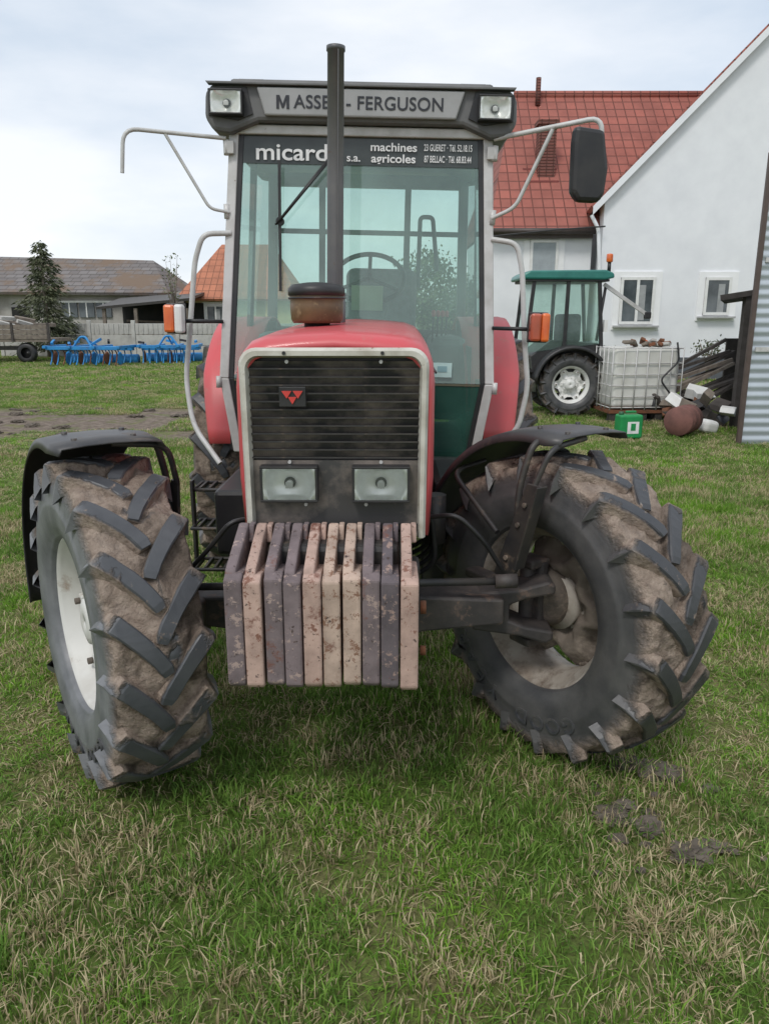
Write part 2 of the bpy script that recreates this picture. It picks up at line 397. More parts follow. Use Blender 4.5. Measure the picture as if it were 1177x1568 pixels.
# --- front axle
ax=empty('front_axle',(0,0,.03),(0,0,0),T)
prism('axle_beam',[(-.60,.66),(-.60,.56),(-.30,.52),(-.12,.45),(.12,.45),(.30,.53),(.60,.56),(.60,.66),(.30,.67),(-.30,.67)],'y',-.08,.09,axlem,ax,bevel=.010)
lathe('differential_housing',[(-.20,.02),(-.19,.10),(-.1,.16),(0,.175),(.1,.16),(.19,.10),(.2,.02)],axlem,ax,32,loc=(0,.08,.56))
for s,P,st in ((-1,LW,SL),(1,RW,SR)):
    k=empty('steering_knuckle',(P[0]-s*.20,P[1]*.5,.585),(0,0,st),ax)
    prism('fork',[(-.16*s,.075),(.02*s,.095),(.12*s,.125),(.15*s,.11),(.15*s,.075),(.04*s,.055),(-.02*s,.03),(-.02*s,-.03),(.04*s,-.055),(.15*s,-.075),(.15*s,-.11),(.12*s,-.125),(.02*s,-.095),(-.16*s,-.07)],'y',-.095,.06,axlem,k,bevel=.010,rot=(0,0,-st))
    cyl('kingpin',(s*.08,0,-.17),(s*.08,0,.17),.030,axlem,k,bevel=.004)
    box('kingpin_housing',(s*.115,-.0,0),(.04,.12,.34),axlem,k,bevel=.012)
    box('kingpin_cap',(s*.095,0,.16),(.10,.11,.035),axlem,k,bevel=.01); box('kingpin_cap',(s*.095,0,-.16),(.10,.11,.035),axlem,k,bevel=.01)
    lathe('swivel_hub',[(s*.11,.05),(s*.12,.09),(s*.16,.12),(s*.20,.125),(s*.23,.105),(s*.24,.01)],hubm,k,32)
    box('steering_arm',(s*.02,.16,.06),(.07,.22,.035),axlem,k,bevel=.008)
cyl('tie_rod',(-.68,-.13,.72),(.62,-.10,.74),.014,blackm,ax)
cyl('tie_rod_end',(.56,-.10,.738),(.64,-.10,.742),.026,axlem,ax)
cyl('steering_cylinder',(-.30,-.13,.72),(.28,-.11,.73),.028,blackm,ax)
tube('brake_hose',[(.30,.0,.95),(.42,-.06,.98),(.52,-.05,.88),(.60,0,.75)],.009,black,ax)
tube('brake_hose',[(-.30,.0,.95),(-.40,-.06,.95),(-.48,-.05,.85),(-.60,0,.72)],.009,black,ax)
box('front_support',(0,-.15,.82),(.42,.55,.30),blackm,ax,bevel=.02)

# --- weights
wt=empty('front_weights',(-.022,0,0),(0,0,0),T)
cols_=[wgrey,wpink,wgrey,wgrey,wpink,wcream,wcream,wgrey,wdark,wpink]
pit=.0585
for i in range(10):
    xc=(i-4.5)*pit; j=random.uniform(-.007,.007); jz=random.uniform(-.006,.006)
    body=[(-.60+j,.607+jz),(-.585+j,.592+jz),(-.40,.60),(-.36,.74),(-.36,.93),(-.57+j,.955+jz),(-.60+j,.94+jz)]
    prism('weight_slab',body,'x',xc-pit/2+.0022,xc+pit/2-.0022,cols_[i],wt,bevel=.007,rot=(0,random.uniform(-.003,.003),0))
    neck=[(-.585+j,.935+jz),(-.36,.92),(-.30,.98),(-.315,1.045),(-.34,1.05),(-.565+j,.965+jz)]
    w0=pit/2-.003
    prism('weight_handle',neck,'x',xc-w0,xc-w0+.033,cols_[i],wt,bevel=.006)
    prism('weight_handle_top',[(-.36,.99),(-.30,.99),(-.30,1.045),(-.345,1.045)],'x',xc-w0+.033,xc+w0-.002,cols_[(i)],wt,bevel=.004)
box('weight_frame',(0,-.30,.80),(.60,.12,.22),blackm,wt,bevel=.01)
cyl('weight_bolt',(.30,-.44,.80),(.318,-.44,.80),.022,rust,wt,n=6)
cyl('weight_bolt',(.30,-.46,.66),(.318,-.46,.66),.016,rust,wt,n=6)

# --- bonnet + grille
bn=empty('bonnet_assembly',(0,0,0),(0,0,0),T)
def section(h,zt,zb):
    pts=[(h-.012,zb),(h,zb+.2),(h,zt-.16),(h-.006,zt-.10),(h-.022,zt-.06),(h-.05,zt-.03),(h-.10,zt-.012),(h-.2,zt-.002),(0,zt+.004)]
    return pts+[(-x,z) for x,z in reversed(pts[:-1])]
st=[(-.262,.300,1.598,1.0),(-.258,.308,1.620,.99),(-.235,.318,1.640,.98),(-.15,.326,1.652,.97),(.1,.332,1.66,.97),(.6,.336,1.672,.97),(1.2,.34,1.685,.97)]
v=[];f=[]
for y,h,zt,zb in st: v+=[(x,y,z) for x,z in section(h,zt,zb)]
m=len(section(.3,1.6,1))
for i in range(len(st)-1):
    for k in range(m-1): f.append((i*m+k,i*m+k+1,(i+1)*m+k+1,(i+1)*m+k))
meshob('bonnet_shell',v,f,red,bn,smooth=True,solid=.004)
tube('bonnet_seam',[(.331,-.15,1.52),(.342,1.15,1.53)],.004,black,bn)
tube('bonnet_seam',[(-.331,-.15,1.52),(-.342,1.15,1.53)],.004,black,bn)
def rrect(hx,z0,z1,r,n=7,hb=None):
    hb=hb or hx; P=[(hb,z0)]
    P+=[(hx-r+r*math.cos(a),z1-r+r*math.sin(a)) for a in np.linspace(0,math.pi/2,n)]
    P+=[(-hx+r+r*math.cos(a),z1-r+r*math.sin(a)) for a in np.linspace(math.pi/2,math.pi,n)]
    P+=[(-hb,z0)]; return P
O=rrect(.302,.985,1.605,.055,hb=.296); I=rrect(.275,.985,1.575,.04,hb=.270)
v=[];f=[];n=len(O)
for y,A in ((-.27,O),(-.285,[(a*.3+b*.7,c*.3+d*.7) for (a,c),(b,d) in zip(I,O)]),(-.285,[(a*.75+b*.25,c*.75+d*.25) for (a,c),(b,d) in zip(I,O)]),(-.25,I)):
    v+=[(x,y,z) for x,z in A]
for k in range(3):
    for i in range(n-1): f.append((k*n+i,k*n+i+1,(k+1)*n+i+1,(k+1)*n+i))
meshob('grille_frame',v,f,framegrey,bn,smooth=False,solid=.003)
box('grille_back',(0,-.225,1.29),(.56,.01,.60),black,bn)
nz=12; z0,z1=1.248,1.562
for i in range(nz):
    z=z1-(i+.5)*(z1-z0)/nz
    box('grille_louvre',(0,-.248,z+.004),(.545,.004,.026),grm,bn,rot=(R_(32),0,0))
    box('louvre_lip',(0,-.258,z-.0095),(.545,.006,.0045),blackm,bn)
box('lower_mesh_panel',(0,-.252,1.13),(.545,.008,.225),grm,bn)
box('lower_trim',(0,-.262,1.02),(.545,.012,.02),black,bn)
for x in (-.155,.155): cyl('frame_screw',(x,-.287,1.59),(x,-.292,1.59),.006,black,bn,n=8)
for x,z in ((-.15,1.238),(-.1,1.095),(.15,1.238),(.1,1.095),(-.15,1.562),(.15,1.562)):
    cyl('grille_rivet',(x,-.268,z),(x,-.258,z),.006,silver,bn,n=8)
def lamp(par,c,w,h,depth,nm):
    """rectangular lamp: black bezel ring, concave reflector, bulb, clear lens with fluting. faces -y"""
    cx,cy,cz_=c
    for dx,dz,sw,sh in ((0,h/2+.004,w+.016,.008),(0,-h/2-.004,w+.016,.008),(w/2+.004,0,.008,h-.001),(-w/2-.004,0,.008,h-.001)):
        box(nm+'_bezel',(cx+dx,cy+depth/2,cz_+dz),(sw,depth+.01,sh),black,par,bevel=.002)
    v=[];f=[];nx,nz_=25,15
    for j in range(nz_):
        for i in range(nx):
            x=(i/(nx-1)-.5)*w; z=(j/(nz_-1)-.5)*h
            q=(x*x+z*z)/((.55*max(w,h))**2); y=depth*(1-min(1.,q*1.25))
            if i in (0,nx-1) or j in (0,nz_-1): y=.002
            v.append((cx+x,cy+y,cz_+z))
    for j in range(nz_-1):
        for i in range(nx-1): f.append((j*nx+i,j*nx+i+1,(j+1)*nx+i+1,(j+1)*nx+i))
    meshob(nm+'_reflector',v,f,chrome,par,smooth=True)
    cyl(nm+'_bulb_socket',(cx,cy+depth*.98,cz_),(cx,cy+depth*.75,cz_),.019,blackm,par,n=16)
    cyl(nm+'_bulb',(cx,cy+depth*.9,cz_),(cx,cy+depth*.25,cz_),.011,white,par,n=12,bevel=.003)
    box(nm+'_bulb_shield',(cx,cy+depth*.22,cz_-.004),(.024,.004,.020),silver,par,bevel=.001)
    v=[];f=[];nx=int(w/.0022)
    for i in range(nx+1):
        x=(i/nx-.5)*w; y=-.003-.0011*abs(math.sin(x/.0125*math.pi))
        for j in range(5): v.append((cx+x,cy+y-.003*(1-((j-2)/2)**2),cz_+(j/4-.5)*h))
    for i in range(nx):
        for j in range(4): f.append((i*5+j,i*5+j+1,(i+1)*5+j+1,(i+1)*5+j))
    meshob(nm+'_lens',v,f,lens,par,smooth=True)
for s in (-1,1): lamp(bn,(s*.150,-.300,1.17),.172,.104,.036,'headlight')
box('badge_plate',(-.133,-.275,1.452),(.086,.008,.064),black,bn,bevel=.002)
bred=M('badge_red',(.65,.06,.05),rough=.4)
for P in ([(-.034,.019),(-.002,.019),(-.018,-.005)],[(.034,.019),(.002,.019),(.018,-.005)],[(-.014,.0),(.014,.0),(0,-.023)]):
    prism('badge_triangle',P,'y',-.284,-.278,bred,bn,loc=(-.133,0,1.452))

pc=empty('air_precleaner',(-.108,.33,1.665),(0,0,0),T)
latheZ('neck',[(.05,-.03),(.05,.03),(.09,.03)],black,pc)
latheZ('bowl',[(.0,.012),(.090,.012),(.100,.025),(.103,.08),(.101,.088),(.104,.10),(.104,.115)],brown,pc)
latheZ('cap',[(.104,.113),(.110,.116),(.110,.14),(.095,.155),(.04,.163),(0,.165)],black,pc)
tube('bowl_clamp',[(.106*math.cos(a),.106*math.sin(a),.105) for a in np.linspace(0,2*math.pi,40)[:-1]],.004,blackm,pc,closed=True)
cyl('exhaust_pipe_lower',(-.062,.62,1.60),(-.058,.62,1.80),.045,exh,T)
ep=empty('exhaust_stack',(-.060,.60,1.62),(0,R_(1.1),0),T)
latheZ('pipe',[(.034,0),(.0335,.6),(.033,1.085),(.037,1.087),(.037,1.103),(.030,1.105),(.029,1.0),(.001,.9)],exh,ep,28)
box('pipe_weld_seam',(.012,-.0325,.56),(.004,.004,1.05),exh,ep)

ch=empty('chassis',(0,0,0),(0,0,0),T)
box('engine_block',(0,.55,.88),(.46,1.3,.5),blackm,ch,bevel=.03)
box('gearbox',(0,1.8,.75),(.5,1.4,.5),blackm,ch,bevel=.03)
box('rear_axle_housing',(0,2.45,.785),(1.3,.3,.3),blackm,ch,bevel=.03)
box('battery_box',(-.50,.85,.80),(.22,.55,.30),black,ch,bevel=.02)
box('side_tank',(.48,1.0,.80),(.22,.6,.34),black,ch,bevel=.04)
cyl('filter',(.36,.30,.80),(.36,.30,1.0),.045,blackm,ch)
for k in range(5): tube('hose',[(.26,.1+.1*k,1.0),(.34,.12+.1*k,.95),(.36,.15+.1*k,.75),(.2,.2+.1*k,.65)],.010,black,ch)
se=empty('access_steps',(-.66,1.0,0),(0,0,R_(0)),T)
for z,yy in ((.50,-.10),(.68,0.),(.86,.08)):
    tube('step_frame',[(-.15,yy-.08,z),(.13,yy-.08,z),(.13,yy+.10,z),(-.15,yy+.10,z)],.009,blackm,se,closed=True,smooth=False)
    for k in range(6): box('step_rung',(-.12+k*.048,yy+.01,z),(.012,.17,.022),blackm,se)
box('step_side',(-.155,.0,.68),(.012,.05,.46),blackm,se); box('step_side',(.135,.0,.72),(.012,.05,.55),blackm,se)

for s in (-1,1):
    e=empty('rear_fender',(0,2.45,.785),(0,0,0),T)
    v=[];f=[];cols=[(.60,0),(.66,.0),(.86,.0),(.905,-.008),(.918,-.03),(.922,-.10)]; n=24
    for i in range(n+1):
        a=R_(14)+R_(135)*i/n; Rg=.895+(.02 if i>3 else -.02+.01*i)
        for x,dr in cols:
            xx=x-.05*max(0,1-i/5)*(x>.8); v.append((s*xx,-(Rg+dr)*math.cos(a),(Rg+dr)*math.sin(a)))
    m=len(cols)
    for i in range(n):
        for k in range(m-1): f.append((i*m+k,i*m+k+1,(i+1)*m+k+1,(i+1)*m+k))
    meshob('fender_shell',v,f,redf,e,smooth=True,solid=.006)
    box('fender_inner_wall',(s*.62,-.1,.30),(.01,1.4,.9),black,e)

# --- CAB
C=empty('cab',(0,0,1.6),(0,R_(1.35),0),T)
def cz(p): return (p[0],p[1],p[2]-1.6)
def Cz(ps): return [cz(p) for p in ps]
FT=(.655,1.46,2.60); FW=(.722,1.38,1.37); FB=(.665,1.42,.97)
def beam(name,a,b,wx,wy,mat,parent,bevel=.006):
    a=Vector(cz(a));b=Vector(cz(b)); v=[]
    for p in (a,b):
        for dx,dy in ((-1,-1),(1,-1),(1,1),(-1,1)): v.append((p.x+dx*wx/2,p.y+dy*wy/2,p.z))
    f=[(0,1,2,3)[::-1],(4,5,6,7)]+[(i,(i+1)%4,4+(i+1)%4,4+i) for i in range(4)]
    return meshob(name,v,f,mat,parent,bevel=bevel)
def sx(p,s,dx=0,dy=0,dz=0): return (s*(p[0]+dx),p[1]+dy,p[2]+dz)
for s in (-1,1):
    beam('front_pillar',sx(FT,s,-.022),sx(FW,s,-.022),.048,.06,silver,C)
    beam('front_pillar_lower',sx(FW,s,-.022,0,.0),sx(FB,s,-.022),.048,.06,silver,C)
    beam('pillar_seal',sx(FT,s,-.058,-.012),sx(FW,s,-.058,-.012),.026,.02,black,C,.003)
    beam('pillar_seal_lower',sx(FW,s,-.058,-.012),sx(FB,s,-.058,-.012),.026,.02,black,C,.003)
    beam('rear_pillar',(s*.62,2.66,2.60),(s*.66,2.70,1.1),.06,.07,roofgrey,C)
    beam('door_pillar',(s*.66,2.15,2.60),(s*.72,2.15,1.2),.035,.05,black,C)
    meshob('door_glass',Cz([(s*.65,1.50,2.58),(s*.715,1.42,1.38),(s*.70,2.63,1.38),(s*.64,2.63,2.58)]),[(0,1,2,3)],gl_side,C)
    box('door_lower_panel',cz((s*.68,2.05,1.17)),(.03,1.2,.40),black,C)
    for z in (2.20,2.50): cyl('hinge',cz((s*(.665+.02*(2.6-z)),1.41,z-.03)),cz((s*(.668+.02*(2.6-z)),1.41,z+.04)),.016,silver,C,n=10)
    box('hinge_bracket',cz((s*.655,1.405,2.505)),(.05,.02,.06),silver,C,bevel=.004)
    cyl('lower_hinge',cz((s*.728,1.35,1.32)),cz((s*.728,1.35,1.38)),.014,silver,C,n=10)
box('header_frame',cz((0,1.45,2.595)),(1.27,.06,.045),silver,C,bevel=.006)
meshob('windscreen_band',Cz([(-.585,1.4425,2.575),(.585,1.4425,2.575),(.592,1.4315,2.44),(-.592,1.4315,2.44)]),[(0,1,2,3)],M('band_tint',(.035,.042,.040),(.055,.065,.062),3,rough=.2),C)
meshob('windscreen_glass',Cz([(-.60,1.445,2.578),(.60,1.445,2.578),(.665,1.366,1.37),(-.665,1.366,1.37)]),[(0,1,2,3)],gl_front,C)
meshob('lower_glass',Cz([(-.665,1.366,1.355),(.665,1.366,1.355),(.615,1.41,.97),(-.615,1.41,.97)]),[(0,1,2,3)],gl_low,C)
box('waist_strip',cz((0,1.368,1.362)),(1.33,.012,.010),M('waist_trim',(.12,.11,.07)),C)
box('bulkhead',cz((0,1.50,1.10)),(.80,.05,.50),black,C)
box('floor',cz((0,2.05,.97)),(1.28,1.25,.05),inter,C)
box('rear_panel',cz((0,2.70,1.35)),(1.30,.04,.55),inter,C)
box('rear_header',cz((0,2.66,2.56)),(1.25,.05,.08),roofgrey,C)
meshob('rear_window',Cz([(-.61,2.66,2.55),(.61,2.66,2.55),(.64,2.70,1.6),(-.64,2.70,1.6)]),[(0,1,2,3)],gl_side,C)
box('rear_cross_rail',cz((0,2.63,2.24)),(1.24,.025,.03),inter,C)
for x in (-.30,.26): box('rear_window_post',cz((x,2.63,2.05)),(.04,.03,.95),inter,C)
for s in (-1,1): box('inner_fender',cz((s*.52,2.3,1.35)),(.22,.75,.50),inter,C,bevel=.05)
prism('steering_console',[(-.12,1.0),(.12,1.0),(.10,1.62),(.14,1.78),(-.14,1.78),(-.10,1.62)],'y',1.58,1.80,inter,C,bevel=.02,loc=(0.02,0,-1.6))
cyl('steering_column',cz((.02,1.74,1.70)),cz((.02,1.88,1.86)),.028,black,C)
def ring(nm,c,r,rt,tilt,mt,par):
    q=Matrix.Rotation(tilt,3,'X'); P=[Vector(c)+q@Vector((r*math.cos(a),r*math.sin(a),0)) for a in np.linspace(0,2*math.pi,41)[:-1]]
    return tube(nm,P,rt,mt,par,closed=True,smooth=False)
ring('steering_wheel',cz((.04,1.90,1.92)),.20,.014,R_(45),black,C)
for a in (R_(90),R_(210),R_(330)):
    q=Matrix.Rotation(R_(45),3,'X'); c=Vector(cz((.04,1.90,1.92))); cyl('steering_spoke',c,c+q@Vector((.2*math.cos(a),.2*math.sin(a),0)),.011,black,C,n=8)
box('seat_cushion',cz((.10,2.25,1.48)),(.48,.44,.14),seatm,C,bevel=.05,seg=4)
box('seat_back',cz((.10,2.48,1.76)),(.46,.12,.50),seatm,C,bevel=.055,rot=(R_(-8),0,0),seg=4)
box('seat_base',cz((.10,2.28,1.22)),(.3,.35,.4),black,C,bevel=.02)
for k in range(4): 
    cyl('lever',cz((.42+.03*k,2.0+.06*k,1.45)),cz((.42+.03*k,1.93+.06*k,1.72)),.006,black,C,n=8); box('lever_knob',cz((.42+.03*k,1.93+.06*k,1.73)),(.025,.025,.04),red,C,bevel=.01)
tube('interior_grab_rail',Cz([(.34,2.55,1.9),(.34,2.5,2.33),(.42,2.5,2.33),(.46,2.5,2.0)]),.014,inter,C)
box('sticker',cz((.448,1.352,1.44)),(.10,.003,.075),M('sticker_white',(.50,.68,.66),rough=.6),C)
box('sticker',cz((.448,1.349,1.445)),(.05,.002,.03),M('sticker_print',(.25,.42,.45),rough=.6),C)
box('sticker',cz((.04,1.57,1.80)),(.17,.003,.13),M('sticker_yellow',(.50,.56,.36),rough=.6),C)
out_=[(-.765,2.635),(-.76,2.745),(-.725,2.785),(-.60,2.795),(.60,2.795),(.725,2.785),(.76,2.745),(.765,2.635),(.725,2.575),(.64,2.565),(.50,2.622),(-.50,2.622),(-.64,2.565),(-.725,2.575)]
out_=[(x,z-1.6) for x,z in out_]
prism('roof_shell',out_,'y',1.37,2.82,roofgrey,C,bevel=.018)
box('roof_top_cap',cz((0,2.1,2.805)),(1.30,1.35,.04),roofgrey,C,bevel=.018)
for x in (-.55,.55): box('roof_top_pad',cz((x,1.55,2.808)),(.16,.2,.05),roofgrey,C,bevel=.02)
prism('roof_name_panel',[(-.505,2.768),(.505,2.768),(.465,2.642),(-.465,2.642)],'y',1.345,1.372,roofpanel,C,bevel=.008,loc=(0,0,-1.6))
prism('roof_brow_lip',[(-.75,2.787),(.75,2.787),(.74,2.775),(-.74,2.775)],'y',1.335,1.375,roofgrey,C,bevel=.003,loc=(0,0,-1.6))
text('roof_lettering','ASSEY - FERGUSON',cz((.405,1.343,2.702)),.083,textd,C,off=.0008,sx=.98,sp=1.04,ext=.0015,align='RIGHT')
mx0,mz0,mh,mw_,ms=-.408,2.672,.060,.062,.0125
prism('roof_letter_m',[(mx0,mz0),(mx0,mz0+mh),(mx0+ms*1.25,mz0+mh),(mx0+mw_/2,mz0+mh*.36),(mx0+mw_-ms*1.25,mz0+mh),(mx0+mw_,mz0+mh),(mx0+mw_,mz0),(mx0+mw_-ms,mz0),(mx0+mw_-ms,mz0+mh*.66),(mx0+mw_/2+.005,mz0+.004),(mx0+mw_/2-.005,mz0+.004),(mx0+ms,mz0+mh*.66),(mx0+ms,mz0)],'y',1.3415,1.3445,textd,C,loc=(0,0,-1.6))
for s in (-1,1):
    prism('lamp_recess',[(s*.555,2.770),(s*.745,2.760),(s*.745,2.64),(s*.60,2.62),(s*.525,2.65)],'y',1.362,1.3685,black,C,bevel=.002,loc=(0,0,-1.6))
    lamp(C,cz((s*.65,1.315,2.692)),.146,.096,.040,'work_lamp')
text('dealer_lettering','micard',cz((-.345,1.425,2.49)),.11,textw,C,off=.0015,sx=1.22,ext=.0005)
text('dealer_lettering','s.a.',cz((-.035,1.425,2.473)),.052,textw,C,off=.0006,sx=1.1,ext=.0005)
text('dealer_lettering','machines',cz((.165,1.425,2.525)),.055,textw,C,off=.0010,sx=1.15,ext=.0005)
text('dealer_lettering','agricoles',cz((.165,1.425,2.472)),.055,textw,C,off=.0010,sx=1.15,ext=.0005)
text('dealer_lettering','23 GUERET · Tél. 52.18.15',cz((.437,1.425,2.527)),.044,textw,C,off=.0006,sx=.50,ext=.0005)
text('dealer_lettering','87 BELLAC · Tél. 68.83.44',cz((.437,1.425,2.474)),.044,textw,C,off=.0006,sx=.50,ext=.0005)
wy=1.35
cyl('wiper_pivot',cz((-.40,1.40,2.16)),cz((-.40,1.36,2.16)),.02,black,C,n=12)
cyl('wiper_arm',cz((-.40,wy,2.16)),cz((-.16,wy+.02,2.44)),.007,black,C,n=8)
cyl('wiper_arm',cz((-.42,wy+.0,2.14)),cz((-.12,wy+.02,2.50)),.005,black,C,n=8)
box('wiper_blade',cz((-.40,wy+.02,2.13)),(.014,.012,.62),black,C)
tube('grab_rail',Cz([(-.655,1.40,2.10),(-.79,1.36,2.09),(-.835,1.36,1.96),(-.875,1.36,1.6),(-.905,1.36,1.36),(-.86,1.30,1.12),(-.70,1.2,.94)]),.014,pipewhite,C)
tube('grab_rail',Cz([(.675,1.40,2.10),(.80,1.36,2.08),(.835,1.36,1.95),(.87,1.36,1.6),(.905,1.36,1.36),(.87,1.36,1.15),(.78,1.4,1.03)]),.014,pipewhite,C)
tube('mirror_arm',Cz([(-.67,1.40,2.545),(-1.13,1.25,2.55),(-1.145,1.25,2.35)]),.010,pipewhite,C)
tube('mirror_arm_brace',Cz([(-.95,1.31,2.548),(-.75,1.36,2.21),(-.66,1.40,2.20)]),.008,pipewhite,C)
tube('mirror_arm',Cz([(.66,1.40,2.57),(1.15,1.25,2.645),(1.155,1.25,2.46)]),.012,pipewhite,C)
tube('mirror_arm_brace',Cz([(.93,1.31,2.60),(.78,1.36,2.25),(.67,1.40,2.20)]),.010,pipewhite,C)
prism('mirror_housing',[(-.088,.17),(.06,.165),(.075,.10),(.100,.0),(.095,-.12),(.07,-.155),(-.04,-.16),(-.075,-.12),(-.092,.10)],'y',-.03,.03,black,C,bevel=.022,loc=cz((1.085,1.20,2.415)),rot=(0,R_(2),R_(12)))
box('mirror_bracket',cz((1.145,1.235,2.52)),(.03,.05,.06),blackm,C,bevel=.008)
for s in (-1,1):
    box('indicator_lens',cz((s*.915-.020,1.22,1.67)),(.052,.07,.135),redo if s>0 else orange,C,bevel=.012)
    box('indicator_body',cz((s*.915+.028,1.22,1.67)),(.042,.07,.14),white if s<0 else orange,C,bevel=.012)
    box('indicator_back',cz((s*.915,1.262,1.67)),(.10,.012,.15),black,C,bevel=.004)
    cyl('indicator_stalk',cz((s*.70,1.36,1.66)),cz((s*.90,1.27,1.66)),.01,black,C)

# ================================================================== GROUND & GRASS
def mudband(t,co,X,Y,b):
    yy=t.math('ADD',Y,t.math('MULTIPLY',t.math('SUBTRACT',t.noise(co,.35,4),.5),5.))
    m1=t.math('MULTIPLY',t.ramp(yy,10.2,11.6,0,1),t.ramp(yy,14.0,15.6,1,0)); m1=t.math('MULTIPLY',m1,t.ramp(X,-1.,1.,1,.25))
    return t.math('MULTIPLY',m1,t.ramp(b,.34,.48,.0,1))
def grassground():
    t=NT('lawn_ground'); g=t.N('ShaderNodeNewGeometry'); co=g.outputs['Position']
    t.b.inputs['Roughness'].default_value=.95; t.b.inputs['Specular IOR Level'].default_value=.15
    a=t.noise(co,.9,6,.6); b=t.noise(co,9,8,.7); d=t.noise(co,60,6,.7)
    c=t.mix(t.ramp(a,.42,.62),(.10,.18,.03),(.24,.21,.10))
    c=t.mix(t.ramp(b,.45,.7),c,(.13,.20,.035)); c=t.mix(t.ramp(d,.45,.7),c,(.08,.07,.035))
    sp=t.N('ShaderNodeSeparateXYZ'); t.L(co,sp.inputs[0]); X,Y=sp.outputs[0],sp.outputs[1]
    n2=t.noise(co,1.6,6,.7)
    m1=mudband(t,co,X,Y,n2)
    c=t.mix(m1,c,t.mix(t.ramp(b,.35,.65),(.27,.22,.18),(.11,.085,.068)))
    t.col(c); t.bump(t.math('ADD',b,n2),.8,.06); return t.m
gm=grassground()
v=[];f=[]
xs=np.concatenate([np.linspace(-300,-30,10),np.linspace(-25,25,51),np.linspace(30,300,10)])
ys=np.concatenate([np.linspace(-60,-2,6),np.linspace(0,45,46),np.linspace(60,600,12)])
for y in ys:
    for x in xs:
        z=.012*noise.noise(Vector((x*.8,y*.8,0))) if (abs(x)<24 and -1<y<44) else 0
        v.append((x,y,z-.004))
nx=len(xs)
for j in range(len(ys)-1):
    for i in range(nx-1): f.append((j*nx+i,j*nx+i+1,(j+1)*nx+i+1,(j+1)*nx+i))
meshob('ground',v,f,gm,None,smooth=True)

def blade_mat():
    t=NT('grass_blades'); g=t.N('ShaderNodeNewGeometry'); co=g.outputs['Position']
    t.b.inputs['Roughness'].default_value=.6; t.b.inputs['Specular IOR Level'].default_value=.22
    at=t.N('ShaderNodeAttribute'); at.attribute_name='rnd'; r=at.outputs['Fac']
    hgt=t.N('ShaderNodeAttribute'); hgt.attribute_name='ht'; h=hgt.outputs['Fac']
    a=t.noise(co,1.7,6,.70); b=t.noise(co,.8,5,.65); cc=t.noise(co,8,4,.6); dk=t.noise(co,3.2,4,.6)
    green=t.mix(r,(.09,.20,.030),(.24,.38,.075))
    lush=t.mix(r,(.13,.34,.02),(.32,.54,.06))
    green=t.mix(t.ramp(b,.48,.62),green,lush)
    green=t.mix(t.ramp(dk,.50,.68,0,.6),green,(.055,.12,.022))
    straw=t.mix(r,(.70,.60,.38),(.38,.30,.17))
    pf=t.math('ADD',t.ramp(a,.40,.62,-.05,.80),t.math('MULTIPLY',t.math('SUBTRACT',cc,.5),.9))
    pf=t.math('MAXIMUM',pf,.10)
    at2=t.N('ShaderNodeAttribute'); at2.attribute_name='rnd2'
    isS=t.math('GREATER_THAN',pf,at2.outputs['Fac'])
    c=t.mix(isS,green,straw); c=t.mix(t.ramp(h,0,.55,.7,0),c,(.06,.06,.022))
    t.col(c)
    tl=t.N('ShaderNodeBsdfTranslucent'); t.L(c,tl.inputs[0]); mx=t.N('ShaderNodeMixShader'); mx.inputs[0].default_value=.28
    t.L(t.b.outputs[0],mx.inputs[1]); t.L(tl.outputs[0],mx.inputs[2]); t.L(mx.outputs[0],t.out.inputs[0])
    return t.m
bm_=blade_mat()
